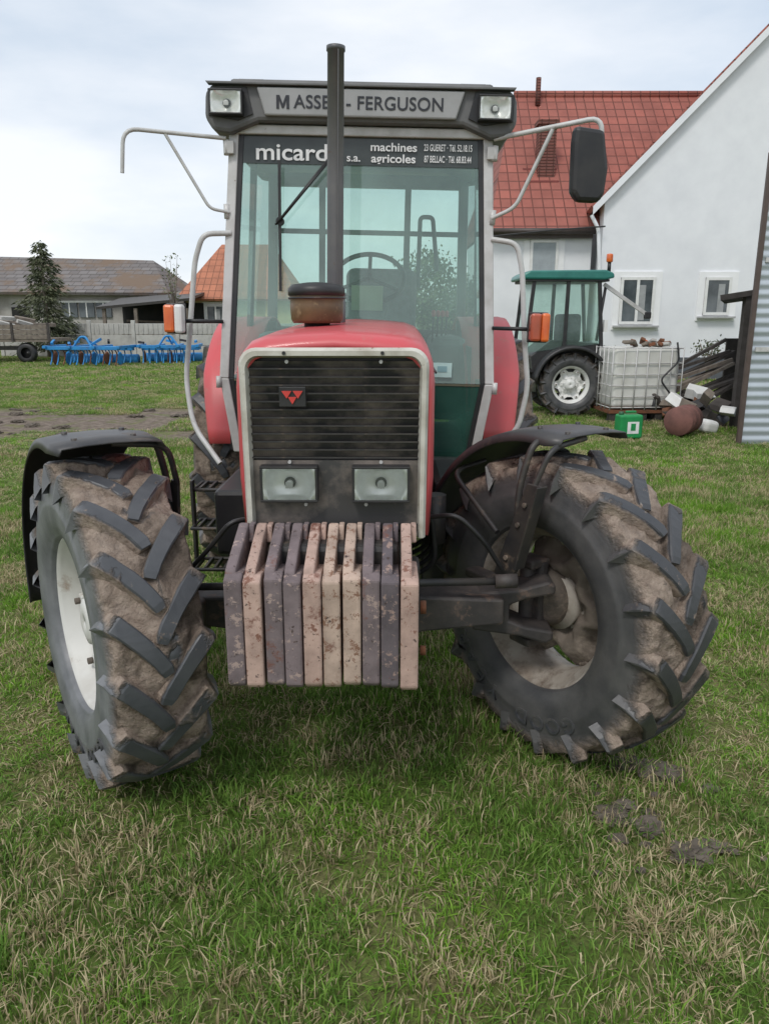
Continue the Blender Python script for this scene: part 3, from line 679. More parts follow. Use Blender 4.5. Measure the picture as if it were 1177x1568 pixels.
def tile(name,size,n,h0,h1,w0,w1):
    rs=np.random
    x=rs.uniform(-size/2*1.08,size/2*1.08,n); y=rs.uniform(-size/2*1.08,size/2*1.08,n)
    cxs=rs.uniform(-size/2,size/2,(max(8,n//70),2)); idx=rs.randint(0,len(cxs),n); cl=rs.rand(n)<.55
    sp=.028*(size/.5)**.5
    x=np.where(cl,cxs[idx,0]+rs.normal(0,sp,n),x); y=np.where(cl,cxs[idx,1]+rs.normal(0,sp,n),y)
    a=rs.uniform(0,2*np.pi,n); h=rs.uniform(h0,h1,n)*np.where(rs.rand(n)<.10,1.5,1); w=rs.uniform(w0,w1,n)
    lean=rs.uniform(.15,1.4,n); flat=rs.rand(n)<.20
    la=rs.uniform(0,2*np.pi,n)
    la=np.where(cl,np.arctan2(y-cxs[idx,1],x-cxs[idx,0])+rs.normal(0,.6,n),la)
    vz=h/np.sqrt(1+lean**2*.6); vz=np.where(flat,h*.22,vz); lean=np.where(flat,1.35,lean)
    dx,dy=np.cos(a)*w/2,np.sin(a)*w/2
    dx=np.where(flat,-np.sin(la)*w/2,dx); dy=np.where(flat,np.cos(la)*w/2,dy)
    lx,ly=np.cos(la)*lean*h,np.sin(la)*lean*h
    P=np.zeros((n,5,3)); b0=np.where(flat,.004,-.01)
    P[:,0]=np.stack([x-dx,y-dy,b0],1); P[:,1]=np.stack([x+dx,y+dy,b0],1)
    P[:,2]=np.stack([x+lx*.4+dx*.85,y+ly*.4+dy*.85,np.maximum(vz*.65,.006)],1); P[:,3]=np.stack([x+lx*.4-dx*.85,y+ly*.4-dy*.85,np.maximum(vz*.65,.006)],1)
    P[:,4]=np.stack([x+lx,y+ly,vz],1)
    me=bpy.data.meshes.new(name); me.vertices.add(n*5); me.vertices.foreach_set('co',P.ravel())
    base=np.arange(n)*5
    L=np.stack([base,base+1,base+2,base+3,base+3,base+2,base+4],1).ravel()
    me.loops.add(n*7); me.loops.foreach_set('vertex_index',L.astype(np.int32))
    me.polygons.add(2*n); ls=np.stack([np.arange(n)*7,np.arange(n)*7+4],1).ravel(); me.polygons.foreach_set('loop_start',ls.astype(np.int32))
    me.update(calc_edges=True); me.validate()
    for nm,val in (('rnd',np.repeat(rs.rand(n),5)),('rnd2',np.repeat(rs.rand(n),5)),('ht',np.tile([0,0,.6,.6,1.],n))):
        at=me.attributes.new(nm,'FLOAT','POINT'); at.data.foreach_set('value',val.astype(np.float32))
    me.materials.append(bm_); return me
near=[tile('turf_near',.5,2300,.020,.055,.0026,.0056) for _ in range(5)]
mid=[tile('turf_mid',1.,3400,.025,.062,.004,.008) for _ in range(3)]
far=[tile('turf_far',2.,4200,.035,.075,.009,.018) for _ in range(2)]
G=empty('grass')
def put(me,x,y,s=1):
    o=bpy.data.objects.new('turf',me); COL.objects.link(o); o.parent=G; o.location=(x,y,0)
    o.rotation_euler=(0,0,random.choice((0,1,2,3))*math.pi/2); o.scale=(1,1,s*(1.05+1.0*noise.noise(Vector((x*.9,y*.9,5)))))
def muddy(x,y):
    yy=y+(noise.noise(Vector((x*.3,y*.3,3))))*1.2
    return 10.8<yy<14.8 and x<.5
y=1.0
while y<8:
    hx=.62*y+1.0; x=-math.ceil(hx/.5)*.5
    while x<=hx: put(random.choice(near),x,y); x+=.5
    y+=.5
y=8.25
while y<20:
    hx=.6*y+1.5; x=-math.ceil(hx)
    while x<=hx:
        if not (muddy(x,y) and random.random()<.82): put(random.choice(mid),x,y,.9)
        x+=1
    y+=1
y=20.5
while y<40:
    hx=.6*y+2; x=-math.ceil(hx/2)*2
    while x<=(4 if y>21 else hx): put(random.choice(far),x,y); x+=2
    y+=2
def clod(c,s,seed):
    bm=bmesh.new(); bmesh.ops.create_icosphere(bm,subdivisions=4,radius=1)
    for q in bm.verts:
        k=1+.5*noise.noise(q.co*1.6+Vector((seed,0,0)))+.35*noise.noise(q.co*5+Vector((0,seed,0)))
        q.co=Vector((q.co.x*s*k,q.co.y*s*k*.8,max(-.01,q.co.z*s*.36*k)))+Vector(c)
    return bm
me=bpy.data.meshes.new('mud_clods'); B=bmesh.new()
cl=[((.80,2.34,.01),.06),((.90,2.28,.01),.055),((.86,2.40,.01),.04),((1.00,2.15,.01),.065),((1.08,2.18,.01),.04),((1.05,2.60,.01),.08),((.95,2.66,.01),.06),((1.2,2.5,.01),.03),((.78,2.22,.01),.03),((.93,2.36,.0),.03),((.87,2.2,0),.02),((1.12,2.62,0),.04)]
for i in range(60): 
    cl.append(((random.uniform(-9,0),random.uniform(11.2,14.6),0.),random.uniform(.05,.14)))
for i in range(16):
    cl.append(((random.uniform(.5,1.3),random.uniform(2.0,2.8),0.01),random.uniform(.008,.02)))
for i,(c,s) in enumerate(cl):
    b=clod(c,s,i*3.3); tm=bpy.data.meshes.new('t'); b.to_mesh(tm); b.free(); B.from_mesh(tm); bpy.data.meshes.remove(tm)
B.to_mesh(me); B.free(); addob('mud_clods',me,mudm)

# ================================================================== WHITE HOUSE
def tilemat(name,c1,c2,sx=3.3,sz=3.6):
    t=NT(name); t.b.inputs['Roughness'].default_value=.75; co=t.coord()
    sp=t.N('ShaderNodeSeparateXYZ'); t.L(co,sp.inputs[0]); cb=t.N('ShaderNodeCombineXYZ')
    t.L(sp.outputs[0],cb.inputs[0]); t.L(sp.outputs[2],cb.inputs[1])
    br=t.N('ShaderNodeTexBrick'); t.L(cb.outputs[0],br.inputs['Vector']); br.offset=0.0
    br.inputs['Scale'].default_value=1; br.inputs['Brick Width'].default_value=1/sx; br.inputs['Row Height'].default_value=1/sz
    br.inputs['Mortar Size'].default_value=.020; br.inputs['Mortar Smooth'].default_value=.9
    br.inputs['Color1'].default_value=(*c1,1); br.inputs['Color2'].default_value=(*c2,1); br.inputs['Mortar'].default_value=(c1[0]*.42,c1[1]*.5,c1[2]*.5,1)
    n=t.noise(co,1.5,6); c=t.mix(t.ramp(n,.4,.8),br.outputs['Color'],tuple(x*.6 for x in c1)); t.col(c)
    t.bump(t.math('SUBTRACT',1.,br.outputs['Fac']),.8,.04); return t.m
tile_red=tilemat('roof_tiles_red',(.37,.115,.085),(.30,.10,.075))
tile_or=tilemat('roof_tiles_orange',(.48,.18,.10),(.42,.16,.09),3,3)
brick=tilemat('chimney_brick',(.22,.08,.06),(.18,.07,.055),5,12)
H=empty('white_house')
Yg=22.; SK=.16
def shearprism(name,poly,y0,y1,mat,par):
    n=len(poly); v=[(x,y0,z) for x,z in poly]+[(x+SK*(y1-y0),y1,z) for x,z in poly]
    f=[(i,(i+1)%n,n+(i+1)%n,n+i) for i in range(n)]+[tuple(range(n))[::-1],tuple(range(n,2*n))]
    return meshob(name,v,f,mat,par)
shearprism('gable_wall',[(5.9,0),(16.8,0),(16.8,4.75),(11.35,10.35),(5.9,4.75)],Yg,Yg+9,plaster,H)
box('plinth',(11.35,Yg-.03,.30),(10.94,.08,.60),plinth,H)
sl=(10.35-4.75)/(11.35-5.9)
for s in (-1,1):
    x0,x1=(11.35,5.55) if s<0 else (11.35,17.15)
    z0=10.5; z1=10.5-sl*abs(x1-x0); sk=SK*9.35
    v=[(x0,Yg-.15,z0),(x1,Yg-.15,z1),(x1+sk,Yg+9.2,z1),(x0+sk,Yg+9.2,z0)]
    meshob('main_roof_slope',v,[(0,1,2,3)],tile_red,H,solid=.12)
    meshob('verge_board',[(x0,Yg-.19,z0+.02),(x1,Yg-.19,z1+.02),(x1,Yg-.19,z1-.20),(x0,Yg-.19,z0-.20)],[(0,1,2,3)],plaster,H,solid=.02)
box('wing_wall',(4.5,Yg+3.2,2.1),(2.8,4.2,4.2),plaster,H)
v=[(2.95,Yg+.85,4.08),(6.6,Yg+.85,4.08),(10.6,Yg+5.2,8.55),(4.15,Yg+5.2,8.55),(2.95,Yg+9.5,4.08)]
meshob('wing_roof',v,[(0,1,2,3),(0,3,4)],tile_red,H,solid=.1)
cyl('wing_gutter',(2.9,Yg+.75,4.03),(5.9,Yg+.75,4.03),.08,M('gutter_brown',(.06,.045,.04)),H,n=12)
box('wing_fascia',(4.4,Yg+.93,3.93),(2.95,.06,.16),M('fascia_brown',(.08,.06,.05)),H)
tube('gutter_corner_pipe',[(5.55,Yg-.05,4.35),(5.75,Yg-.08,4.0),(5.85,Yg-.08,3.0),(5.85,Yg-.08,.3)],.05,plaster,H)
cyl('ridge_cap',(4.15,Yg+5.2,8.6),(10.4,Yg+5.2,8.6),.13,tile_red,H,n=10)
box('chimney',(4.75,Yg+2.6,6.3),(.50,.50,1.7),brick,H); box('chimney_cap',(4.75,Yg+2.6,7.18),(.62,.62,.12),brick,H)
cyl('vent_pipe',(4.85,Yg+4.8,8.2),(4.85,Yg+4.8,9.0),.08,brick,H); 
for k in range(2): box('snow_guard',(4.6,Yg+2.2+k*.4,5.55+k*.4),(1.0,.04,.05),M('guard_red',(.22,.05,.04)),H)
surr=M('window_surround_white',(.86,.86,.86),(.82,.82,.82),4,rough=.8)
def window(par,x,y,z,w,h,surround=True,blind=False):
    e=par
    if surround: box('window_surround',(x,y-.015,z),(w+.36,.05,h+.30),surr,e)
    box('window_reveal',(x,y-.043,z),(w,.012,h),darkin,e)
    box('window_pane',(x,y-.052,z),(w-.1,.01,h-.1),shutter if blind else windowg,e)
    t=.075
    for dx in (-w/2+t/2,0,w/2-t/2):
        if w<.9 and dx==0: continue
        box('window_stile',(x+dx,y-.062,z),(t,.03,h),white,e)
    for dz in (-h/2+t/2,h/2-t/2): box('window_rail',(x,y-.062,z+dz),(w,.026,t),white,e)
    if not blind: box('curtain',(x+.1,y-.059,z-.05),(w*.25,.002,h*.75),M('curtain_grey',(.35,.36,.36)),e)
    box('window_sill',(x,y-.10,z-h/2-.06),(w+.30,.16,.05),M('sill_grey',(.45,.45,.45)),e)
window(H,6.95,Yg,2.13,.95,1.25); window(H,9.15,Yg,2.25,.72,1.0); window(H,4.55,Yg+1.1,3.3,.8,1.05,blind=True); window(H,14.2,Yg,2.1,1.0,1.2)
tube('overhead_cable',[(2.5,Yg-.3,3.75),(4.5,Yg-.3,3.95),(5.9,Yg-.2,4.05)],.02,black,H)

S=empty('metal_shed')
def corr():
    t=NT('corrugated_sheet'); t.b.inputs['Roughness'].default_value=.45; t.b.inputs['Metallic'].default_value=.15; co=t.coord()
    w=t.N('ShaderNodeTexWave'); w.bands_direction='Z'; w.inputs['Scale'].default_value=2.6; w.inputs['Distortion'].default_value=0; t.L(co,w.inputs[0])
    n=t.noise(co,1.5,5); c=t.mix(t.ramp(n,.4,.7),(.50,.55,.60),(.42,.46,.50)); t.col(t.mix(t.ramp(w.outputs['Fac'],.0,.2,.35,0),c,(.2,.22,.24))); t.bump(w.outputs['Fac'],.6,.03); return t.m
cm=corr()
def plan(nm,poly,z0,z1,mat,par): return prism(nm,poly,'z',z0,z1,mat,par)
plan('shed_wall',[(4.90,10.5),(9.0,10.5),(11.5,14.5),(7.2,14.5)],0,3.7,cm,S)
box('shed_corner_trim',(4.87,10.49,1.85),(.06,.05,3.72),M('trim_brown',(.10,.07,.06)),S)
for z in (1.28,2.42): box('shed_band',(6.95,10.485,z),(4.0,.02,.06),silver,S)
plan('shed_roof',[(4.86,10.4),(9.2,10.4),(11.7,14.8),(7.2,14.8)],3.72,3.80,cm,S)
L=empty('lean_to_shelter')
v=[(5.05,12.0,1.98),(5.95,12.0,2.12),(7.4,15.0,2.12),(6.4,15.0,1.98)]
meshob('roof_boards',v,[(0,1,2,3)],darkwood,L,solid=.08)
for x,y in ((5.52,12.1),(6.9,14.8)): box('post',(x,y,1.0),(.12,.12,2.0),darkwood,L)
meshob('back_boards',[(6.6,15.2,0),(7.7,15.2,0),(7.7,15.2,1.3),(6.6,15.2,1.3)],[(0,1,2,3)],darkwood,L,solid=.05)
for k in range(10): box('stacked_plank',(5.35+random.uniform(-.1,.1),12.9+.12*k,.30+.07*k),(1.5,.16,.05),random.choice([wood,darkwood,darkwood]),L,rot=(random.uniform(-.1,.1),random.uniform(-.55,-.35),random.uniform(-.3,.3)))

I_=empty('ibc_tank',(4.28,13.3,0),(0,0,R_(4)))
box('bottle',(0,0,.72),(1.10,.92,.98),M('ibc_plastic',(.70,.70,.66),(.58,.57,.52),2,rough=.4),I_,bevel=.07,seg=4)
for k in range(5): box('pallet_block',(-.52+.26*k,-.42,.08),(.12,.12,.12),blackm,I_)
box('pallet_deck',(0,0,.17),(1.2,1.0,.05),rust,I_); box('pallet_foot',(0,-.42,.02),(1.2,.12,.03),blackm,I_)
for z in (.24,.42,.60,.78,.96,1.20):
    tube('cage_ring',[(-.59,-.49,z),(.59,-.49,z),(.59,.49,z),(-.59,.49,z)],.010,silver,I_,closed=True,smooth=False)
for k in range(7):
    for yy in (-.50,.50): cyl('cage_bar',(-.59+k*.1967,yy,.2),(-.59+k*.1967,yy,1.22),.010,silver,I_,n=8)
for k in range(1,5):
    for xx in (-.60,.60): cyl('cage_bar',(xx,-.5+k*.2,.2),(xx,-.5+k*.2,1.22),.010,silver,I_,n=8)
for k in range(14): box('scrap_on_top',(random.uniform(-.45,.5),random.uniform(-.35,.3),1.25+random.uniform(0,.06)),(random.uniform(.1,.35),.08,.05),random.choice([rust,wood,concrete,orange if k==0 else wood]),I_,bevel=.01,rot=(random.random()*.5,random.random()*.5,random.random()*3))
tube('hose_on_tank',[(.45,-.53,1.3),(.5,-.55,1.0),(.2,-.56,.7),(.45,-.56,.4),(.55,-.56,.2)],.015,black,I_)

K=empty('green_canister',(3.50,11.0,0),(0,0,R_(8)))
box('body',(0,0,.18),(.34,.22,.34),green,K,bevel=.03,seg=3); box('handle',(.02,0,.385),(.16,.04,.03),green,K,bevel=.01); cyl('cap',(-.12,0,.33),(-.12,0,.39),.035,M('cap_dark',(.02,.1,.04)),K)
box('label',(.02,-.113,.17),(.17,.004,.17),textw,K); box('label_print',(.02,-.117,.18),(.07,.004,.10),green,K)
Bq=empty('rusty_barrel',(4.40,11.3,.23),(0,0,R_(52)))
lathe('drum',[(-.26,.001),(-.26,.20),(-.24,.21),(-.1,.205),(-.09,.215),(-.08,.205),(.1,.205),(.11,.215),(.12,.205),(.24,.21),(.26,.20),(.26,.001)],M('rust_barrel',(.20,.09,.075),(.12,.06,.05),6,rough=.85),Bq,32)
Rb=empty('scrap_pile',(5.1,11.8,0))
for k in range(34):
    c=random.choice([white,wood,blackm,plinth,rust,concrete,wood,darkwood])
    prism('scrap_piece',[(0,0),(random.uniform(.1,.4),random.uniform(-.05,.05)),(random.uniform(.1,.3),random.uniform(.08,.2)),(.02,random.uniform(.06,.2))],'y',0,random.uniform(.05,.35),c,Rb,bevel=.01,loc=(random.uniform(-.5,.3),random.uniform(0,1.6),random.uniform(0,.35)),rot=(random.uniform(-.6,.6),random.uniform(-.6,.6),random.uniform(0,3)))
lathe('old_wheel',[(-.05,.12),(-.07,.2),(-.03,.28),(.03,.28),(.07,.2),(.05,.12)],black,Rb,28,loc=(-.6,1.3,.25))
bag=box('plastic_sack',(-.22,-.25,.10),(.26,.22,.2),white,Rb,bevel=.07,seg=4,rot=(.1,.2,.3))

BT=empty('compact_tractor',(3.22,14.0,0))
tyB=tyremat('small_tyre_rubber',.56,.3,.30,((.16,.13,.11),(.09,.075,.06),(.05,.04,.035)))
wheel('rear_wheel_near',BT,(.0,-.45,.56),R_(90),.56,.30,.32,16,-1,tyB,simple=True,rimmat_o=white)
wheel('rear_wheel_far',BT,(.0,.75,.56),R_(90),.56,.30,.32,16,1,tyB,simple=True,rimmat_o=white)
wheel('front_wheel_near',BT,(-1.9,-.40,.40),R_(90),.40,.24,.24,14,-1,tyB,simple=True,rimmat_o=white)
box('body',(-1.0,.15,.75),(2.4,.5,.45),blackm,BT,bevel=.03)
box('bonnet',(-1.75,.15,1.15),(1.3,.55,.55),teal,BT,bevel=.08,seg=3)
prism('cab_lower',[(-.75,.75),(.45,.75),(.55,1.25),(-.35,1.3),(-.75,1.0)],'y',-.40,.70,black,BT,bevel=.02)
for x0,x1 in ((-.78,-.68),(-.12,-.10),(.52,.42)):
    for y in (-.42,.72):
        v=[(x0-.03,y,1.2),(x0+.03,y,1.2),(x1+.03,y,2.32),(x1-.03,y,2.32)]; meshob('cab_pillar',v,[(0,1,2,3)],black,BT,solid=.05)
for y in (-.41,.71): meshob('cab_side_glass',[(-.76,y,1.1),(.5,y,1.25),(.42,y,2.3),(-.68,y,2.3)],[(0,1,2,3)],gl_side,BT)
meshob('cab_rear_glass',[(.5,-.4,1.25),(.5,.7,1.25),(.42,.7,2.3),(.42,-.4,2.3)],[(0,1,2,3)],gl_side,BT)
box('seat',(.05,.15,1.5),(.4,.45,.5),seatm,BT,bevel=.06)
prism('cab_roof',[(-.90,2.32),(-.88,2.40),(-.78,2.46),(.50,2.47),(.64,2.42),(.66,2.34),(.5,2.31)],'y',-.50,.80,teal,BT,bevel=.03)
box('roof_lower_trim',(-.12,.15,2.30),(1.4,1.24,.04),black,BT,bevel=.01)
v=[];f=[]
for i in range(19):
    a=R_(5)+R_(160)*i/18
    for y,dr in ((-.70,-.05),(-.68,0),(-.2,0)): v.append((-(.66+dr)*math.cos(a),y,.56+(.66+dr)*math.sin(a)))
for i in range(18):
    for k in range(2): f.append((i*3+k,i*3+k+1,i*3+k+4,i*3+k+3))
meshob('rear_mudguard',v,f,black,BT,smooth=True,solid=.02)
cyl('beacon_base',(.60,-.3,2.45),(.60,-.3,2.6),.03,black,BT); cyl('beacon_lens',(.60,-.3,2.6),(.60,-.3,2.74),.055,orange,BT,bevel=.02)
box('rear_bar',(.92,-.35,1.98),(.95,.05,.06),silver,BT,rot=(0,R_(33),0)); box('rear_bar_end',(1.30,-.35,1.73),(.12,.07,.12),black,BT,bevel=.02)
cyl('rail',(.55,-.35,2.2),(.45,-.35,1.3),.025,black,BT); box('plate',(.56,-.45,1.55),(.06,.10,.2),white,BT)

# ================================================================== LEFT BACKGROUND
def roofold():
    t=NT('old_barn_roof'); t.b.inputs['Roughness'].default_value=.9; co=t.coord()
    sp=t.N('ShaderNodeSeparateXYZ'); t.L(co,sp.inputs[0]); cb=t.N('ShaderNodeCombineXYZ'); t.L(sp.outputs[0],cb.inputs[0]); t.L(sp.outputs[2],cb.inputs[1])
    br=t.N('ShaderNodeTexBrick'); t.L(cb.outputs[0],br.inputs[0]); br.inputs['Scale'].default_value=1; br.inputs['Brick Width'].default_value=.5; br.inputs['Row Height'].default_value=.22
    br.inputs['Color1'].default_value=(.20,.185,.18,1); br.inputs['Color2'].default_value=(.15,.135,.13,1); br.inputs['Mortar'].default_value=(.08,.07,.065,1)
    n=t.noise(co,.45,7,.7); c=t.mix(t.ramp(n,.48,.6),br.outputs[0],(.17,.12,.085)); t.col(c); t.bump(n,.5,.1); return t.m
ro=roofold()
Bn=empty('old_barn')
box('barn_wall',(-17.5,46,1.5),(17.0,8,3.0),barnwall,Bn)
v=[(-30,41.4,2.95),(-11.2,41.4,2.85),(-13.2,46,4.75),(-30,46,5.15),(-30,50.6,2.95),(-11.2,50.6,2.85)]
meshob('barn_roof',v,[(0,1,2,3),(3,2,5,4),(1,5,2)],ro,Bn,solid=.15)
for x in (-16.6,-15.7,-14.8): 
    box('barn_window',(x,41.96,2.05),(.8,.1,.75),windowg,Bn); box('barn_window_frame',(x,41.92,2.05),(.06,.06,.75),white,Bn)
box('barn_window_lintel',(-15.7,41.93,2.48),(2.8,.12,.1),white,Bn)
box('barn_door',(-21.3,41.94,1.2),(1.6,.1,2.2),wood,Bn)
box('barn_wall_left_door',(-19.2,41.94,1.6),(.9,.1,1.2),darkin,Bn)
O_=empty('open_shed')
meshob('roof',[(-13.6,37.5,2.1),(-9.2,37.5,2.5),(-9.2,41.2,2.9),(-13.6,41.2,2.6)],[(0,1,2,3)],M('felt_roof',(.06,.055,.05)),O_,solid=.12)
for x in (-13.3,-11.8,-10.4,-9.4): box('post',(x,37.7,1.05),(.15,.15,2.1),wood,O_)
box('shed_back',(-11.4,41.0,1.2),(4.2,.1,2.4),darkin,O_)
for k in range(8): box('stored_timber',(-11.3,38.6+.2*k,.4+.15*k),(3.4,.15,.1),rust if k%3==0 else wood,O_,rot=(0,random.uniform(-.05,.05),random.uniform(-.1,.1)))
F=empty('concrete_fence')
for k in range(16):
    x=-16.5+k*1.9
    if x>10: break
    box('fence_post',(x,34,.78),(.16,.16,1.56),concrete,F,bevel=.02)
    for q in range(3): box('fence_panel',(x+.95,34,.26+.47*q),(1.74,.05,.455),concrete,F,bevel=.01)
    for q in range(8): box('fence_relief',(x+.2+.21*q,33.965,1.2),(.06,.04,.42),concrete,F)
YH=empty('yellow_house')
prism('house_walls',[(-10.2,0),(-4.8,0),(-4.8,2.7),(-10.2,2.7)],'y',41,48,yplaster,YH)
meshob('house_roof',[(-10.6,40.5,2.55),(-4.4,40.5,2.55),(-6.2,44.5,5.5),(-8.9,44.5,5.5),(-10.6,48.5,2.55),(-4.4,48.5,2.55)],[(0,1,2,3),(3,2,5,4),(0,3,4),(1,5,2)],tile_or,YH,solid=.12)
window(YH,-8.7,41,1.7,1.0,1.2)
OT=empty('wooden_trailer',(-14.6,30.5,0))
box('deck',(0,0,.85),(4.2,2.0,.12),wood,OT); 
for z in (.98,1.16,1.34): box('side_board',(0,-1.0,z),(4.2,.05,.165),wood,OT)
for x in (-2.05,-.7,.7,2.05): box('stake',(x,-1.04,1.15),(.08,.06,.7),darkwood,OT)
for x in (-1.2,1.1):
    w_=lathe('wheel_tyre',[(-.1,.2),(-.12,.30),(-.06,.38),(.06,.38),(.12,.30),(.1,.2),(.0,.01)],black,OT,28,loc=(x,-.85,.38)); w_.rotation_euler=(0,0,math.pi/2)
box('axle',(0,-.5,.55),(2.6,.15,.15),blackm,OT); box('drawbar',(2.6,0,.6),(1.3,.1,.1),rust,OT)
for k in range(22): box('load',(random.uniform(-1.8,1.8),random.uniform(-.7,.6),1.35+random.uniform(-.1,.30)),(random.uniform(.3,1.4),.15,.12),random.choice([wood,rust,wood,concrete]),OT,rot=(random.random()*.4,random.random()*.3,random.random()))
def implement(loc,L_,seed):
    rs=random.Random(seed); e=empty('disc_harrow',loc,(0,0,R_(rs.uniform(-8,8))))
    for y in (-.6,0,.6): box('frame_beam',(0,y,.60+rs.uniform(-.05,.05)),(L_,.12,.12),bluep,e,bevel=.01)
    for x in (-L_/2,-L_/6,L_/6,L_/2): box('cross_beam',(x,0,.67),(.12,1.5,.10),bluep,e,bevel=.01)
    n=int(L_/.24)
    for k in range(n):
        x=-L_/2+.12+k*.24
        for y in (-.6,.6):
            tube('tine',[(x,y,.6),(x,y+.18,.45),(x,y+.10,.2),(x,y-.02,.05)],.022,rust if rs.random()<.25 else bluep,e)
        if k%2==0: lathe('disc',[(-.01,.001),(.03,.2),(.0,.25),(-.01,.2)],bluep if k%4 else rust,e,20,loc=(x,-.2,.26))
    tube('headstock',[(-.35,-.6,.65),(-.1,-.5,1.02),(.1,-.5,1.02),(.35,-.6,.65)],.04,bluep,e)
    tube('headstock_brace',[(0,-.5,1.0),(0,.5,.7)],.03,bluep,e)
    for q in range(6):
        x=rs.uniform(-L_/2,L_/2); box('linkage',(x,rs.uniform(-.5,.5),.75+rs.uniform(0,.1)),(rs.uniform(.1,.5),.08,.08),bluep if q%3 else blackm,e,rot=(0,rs.uniform(-.6,.6),rs.uniform(0,3)))
    lathe('roller',[(-L_/2,.001),(-L_/2,.18),(L_/2,.18),(L_/2,.001)],bluep,e,10,loc=(0,.95,.19))
implement((-10.55,28.2,0),2.7,1); implement((-8.0,29.4,0),2.1,2)

def leafmat(name,a,b):
    t=NT(name); t.b.inputs['Roughness'].default_value=.7; co=t.coord(); n=t.noise(co,1.3,5,.65); t.col(t.mix(t.ramp(n,.35,.65),a,b)); return t.m
def spruce(loc,h,r,n,seed,name='spruce_tree'):
    e=empty(name,loc); rs=np.random.RandomState(seed)
    cyl('trunk',(0,0,0),(0,0,h*.97),.13,wood,e,r2=.02,n=10)
    v=[];f=[]
    nb=int(h*34)
    for b in range(nb):
        z=h*(.08+.90*(b/nb)**.9); rad=r*(1-(z/h))**.8*rs.uniform(.6,1.15)+.06; a=rs.uniform(0,6.28)
        m=int(8+rad*n)
        for k in range(m):
            t=rs.uniform(.1,1); p=np.array([math.cos(a)*rad*t,math.sin(a)*rad*t,z-.28*rad*t*t+.12*rad*t])
            p+=rs.normal(0,.06+.06*rad,3)*np.array([1,1,.5]); s=rs.uniform(.07,.16)
            d1=rs.normal(0,1,3); d1/=np.linalg.norm(d1); d2=np.array([math.cos(a),math.sin(a),-.5])
            i=len(v); v+= [tuple(p-d1*s*.35),tuple(p+d1*s*.35),tuple(p+d2*s*1.3)]; f.append((i,i+1,i+2))
    meshob('needles',v,f,leafmat('needles_'+name+str(seed),(.045,.06,.03),(.12,.13,.065)),e)
spruce((-14.05,33.0,0),4.75,1.5,36,1); spruce((-19.6,36.5,0),2.4,.8,20,3)
def broadleaf(name,loc,h,r,n,seed,cols,leaf=.12):
    e=empty(name,loc); rs=np.random.RandomState(seed)
    cyl('trunk',(0,0,0),(0,0,h*.6),.10*h/5,wood,e,r2=.03,n=10)
    cents=[]
    for k in range(26):
        a=rs.uniform(0,6.28); t=rs.uniform(.2,1); c=np.array([math.cos(a)*r*t*.8,math.sin(a)*r*t*.8,h*rs.uniform(.35,.95)]); cents.append(c)
        cyl('limb',(0,0,h*rs.uniform(.2,.5)),tuple(c),.03*h/5,wood,e,r2=.006,n=6)
    v=[];f=[]
    for k in range(n):
        c=cents[rs.randint(len(cents))]; p=c+rs.normal(0,r*.20,3); d1=rs.normal(0,1,3); d1/=np.linalg.norm(d1); d2=np.cross(d1,rs.normal(0,1,3)); d2/=np.linalg.norm(d2)
        s=leaf*rs.uniform(.6,1.3); i=len(v); v+=[tuple(p-d1*s*.5),tuple(p+d2*s*.3),tuple(p+d1*s*.5),tuple(p-d2*s*.3)]; f.append((i,i+1,i+2,i+3))
    meshob('foliage',v,f,leafmat('leaf_'+name+str(seed),*cols),e)
broadleaf('bush',(-9.55,36.3,0),4.6,.5,200,4,((.07,.10,.04),(.14,.16,.07)))
broadleaf('apple_tree',(1.4,30,0),4.0,1.3,3000,6,((.06,.10,.04),(.15,.18,.08)),.16)
broadleaf('apple_tree',(2.9,33,0),3.4,1.5,3500,7,((.06,.10,.04),(.15,.18,.08)),.16)
broadleaf('shrub',(8.6,20.8,0),1.2,.4,300,9,((.05,.075,.03),(.12,.12,.06)),.08)

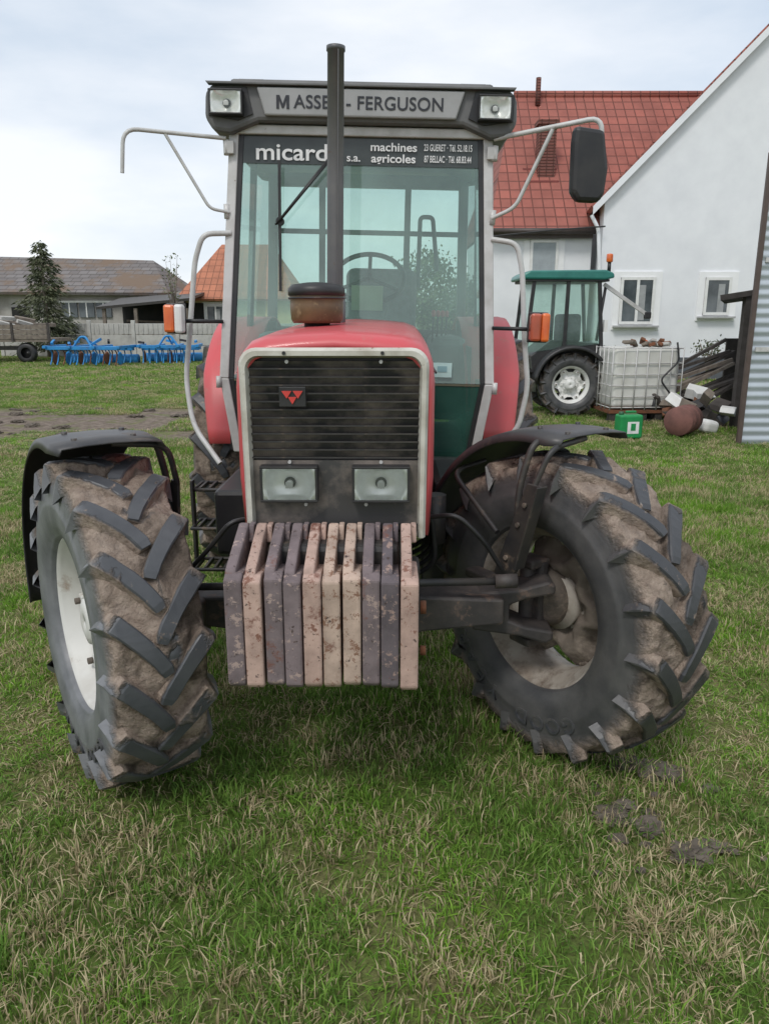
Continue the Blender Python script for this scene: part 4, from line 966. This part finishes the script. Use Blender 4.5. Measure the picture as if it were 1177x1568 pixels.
# ================================================================== WORLD, LIGHT, CAMERA
w=bpy.data.worlds.new('World'); scene.world=w; w.use_nodes=True
nt=w.node_tree; nt.nodes.clear(); Nn=nt.nodes.new; Ll=nt.links.new
outw=Nn('ShaderNodeOutputWorld'); sky=Nn('ShaderNodeTexSky'); sky.sky_type='NISHITA'; sky.sun_disc=False
sky.sun_elevation=R_(52); sky.sun_rotation=R_(205); sky.altitude=100
b1=Nn('ShaderNodeBackground'); b1.inputs[1].default_value=.12; Ll(sky.outputs[0],b1.inputs[0])
tc=Nn('ShaderNodeTexCoord'); mp=Nn('ShaderNodeMapping'); mp.inputs['Scale'].default_value=(1.1,1.1,3.4); mp.inputs['Location'].default_value=(.3,.1,.35); Ll(tc.outputs['Generated'],mp.inputs[0])
no=Nn('ShaderNodeTexNoise'); no.inputs['Scale'].default_value=1.6; no.inputs['Detail'].default_value=7; no.inputs['Roughness'].default_value=.52; Ll(mp.outputs[0],no.inputs['Vector'])
cr=Nn('ShaderNodeValToRGB'); cr.color_ramp.elements[0].position=.36; cr.color_ramp.elements[0].color=(.62,.71,.82,1); cr.color_ramp.elements[1].position=.60; cr.color_ramp.elements[1].color=(.97,.99,1.02,1)
Ll(no.outputs['Fac'],cr.inputs[0]); b2=Nn('ShaderNodeBackground'); b2.inputs[1].default_value=1.12; Ll(cr.outputs[0],b2.inputs[0])
mx=Nn('ShaderNodeMixShader'); mx.inputs[0].default_value=.85; Ll(b1.outputs[0],mx.inputs[1]); Ll(b2.outputs[0],mx.inputs[2]); Ll(mx.outputs[0],outw.inputs[0])
sl_=bpy.data.lights.new('sun','SUN'); sl_.energy=1.5; sl_.angle=R_(14); sl_.color=(1,.97,.92)
so=bpy.data.objects.new('sun',sl_); COL.objects.link(so); so.rotation_euler=(R_(38),0,R_(-25)); so.location=(-5,-8,12)
cam=bpy.data.cameras.new('camera'); co_=bpy.data.objects.new('camera',cam); COL.objects.link(co_)
co_.location=(0,0,1.7); co_.rotation_euler=(R_(90-14.25),0,0); cam.sensor_fit='HORIZONTAL'; cam.sensor_width=36; cam.lens=36; cam.clip_end=2000; cam.clip_start=.05
scene.camera=co_
scene.view_settings.view_transform='Standard'; scene.view_settings.look='None'; scene.view_settings.exposure=0
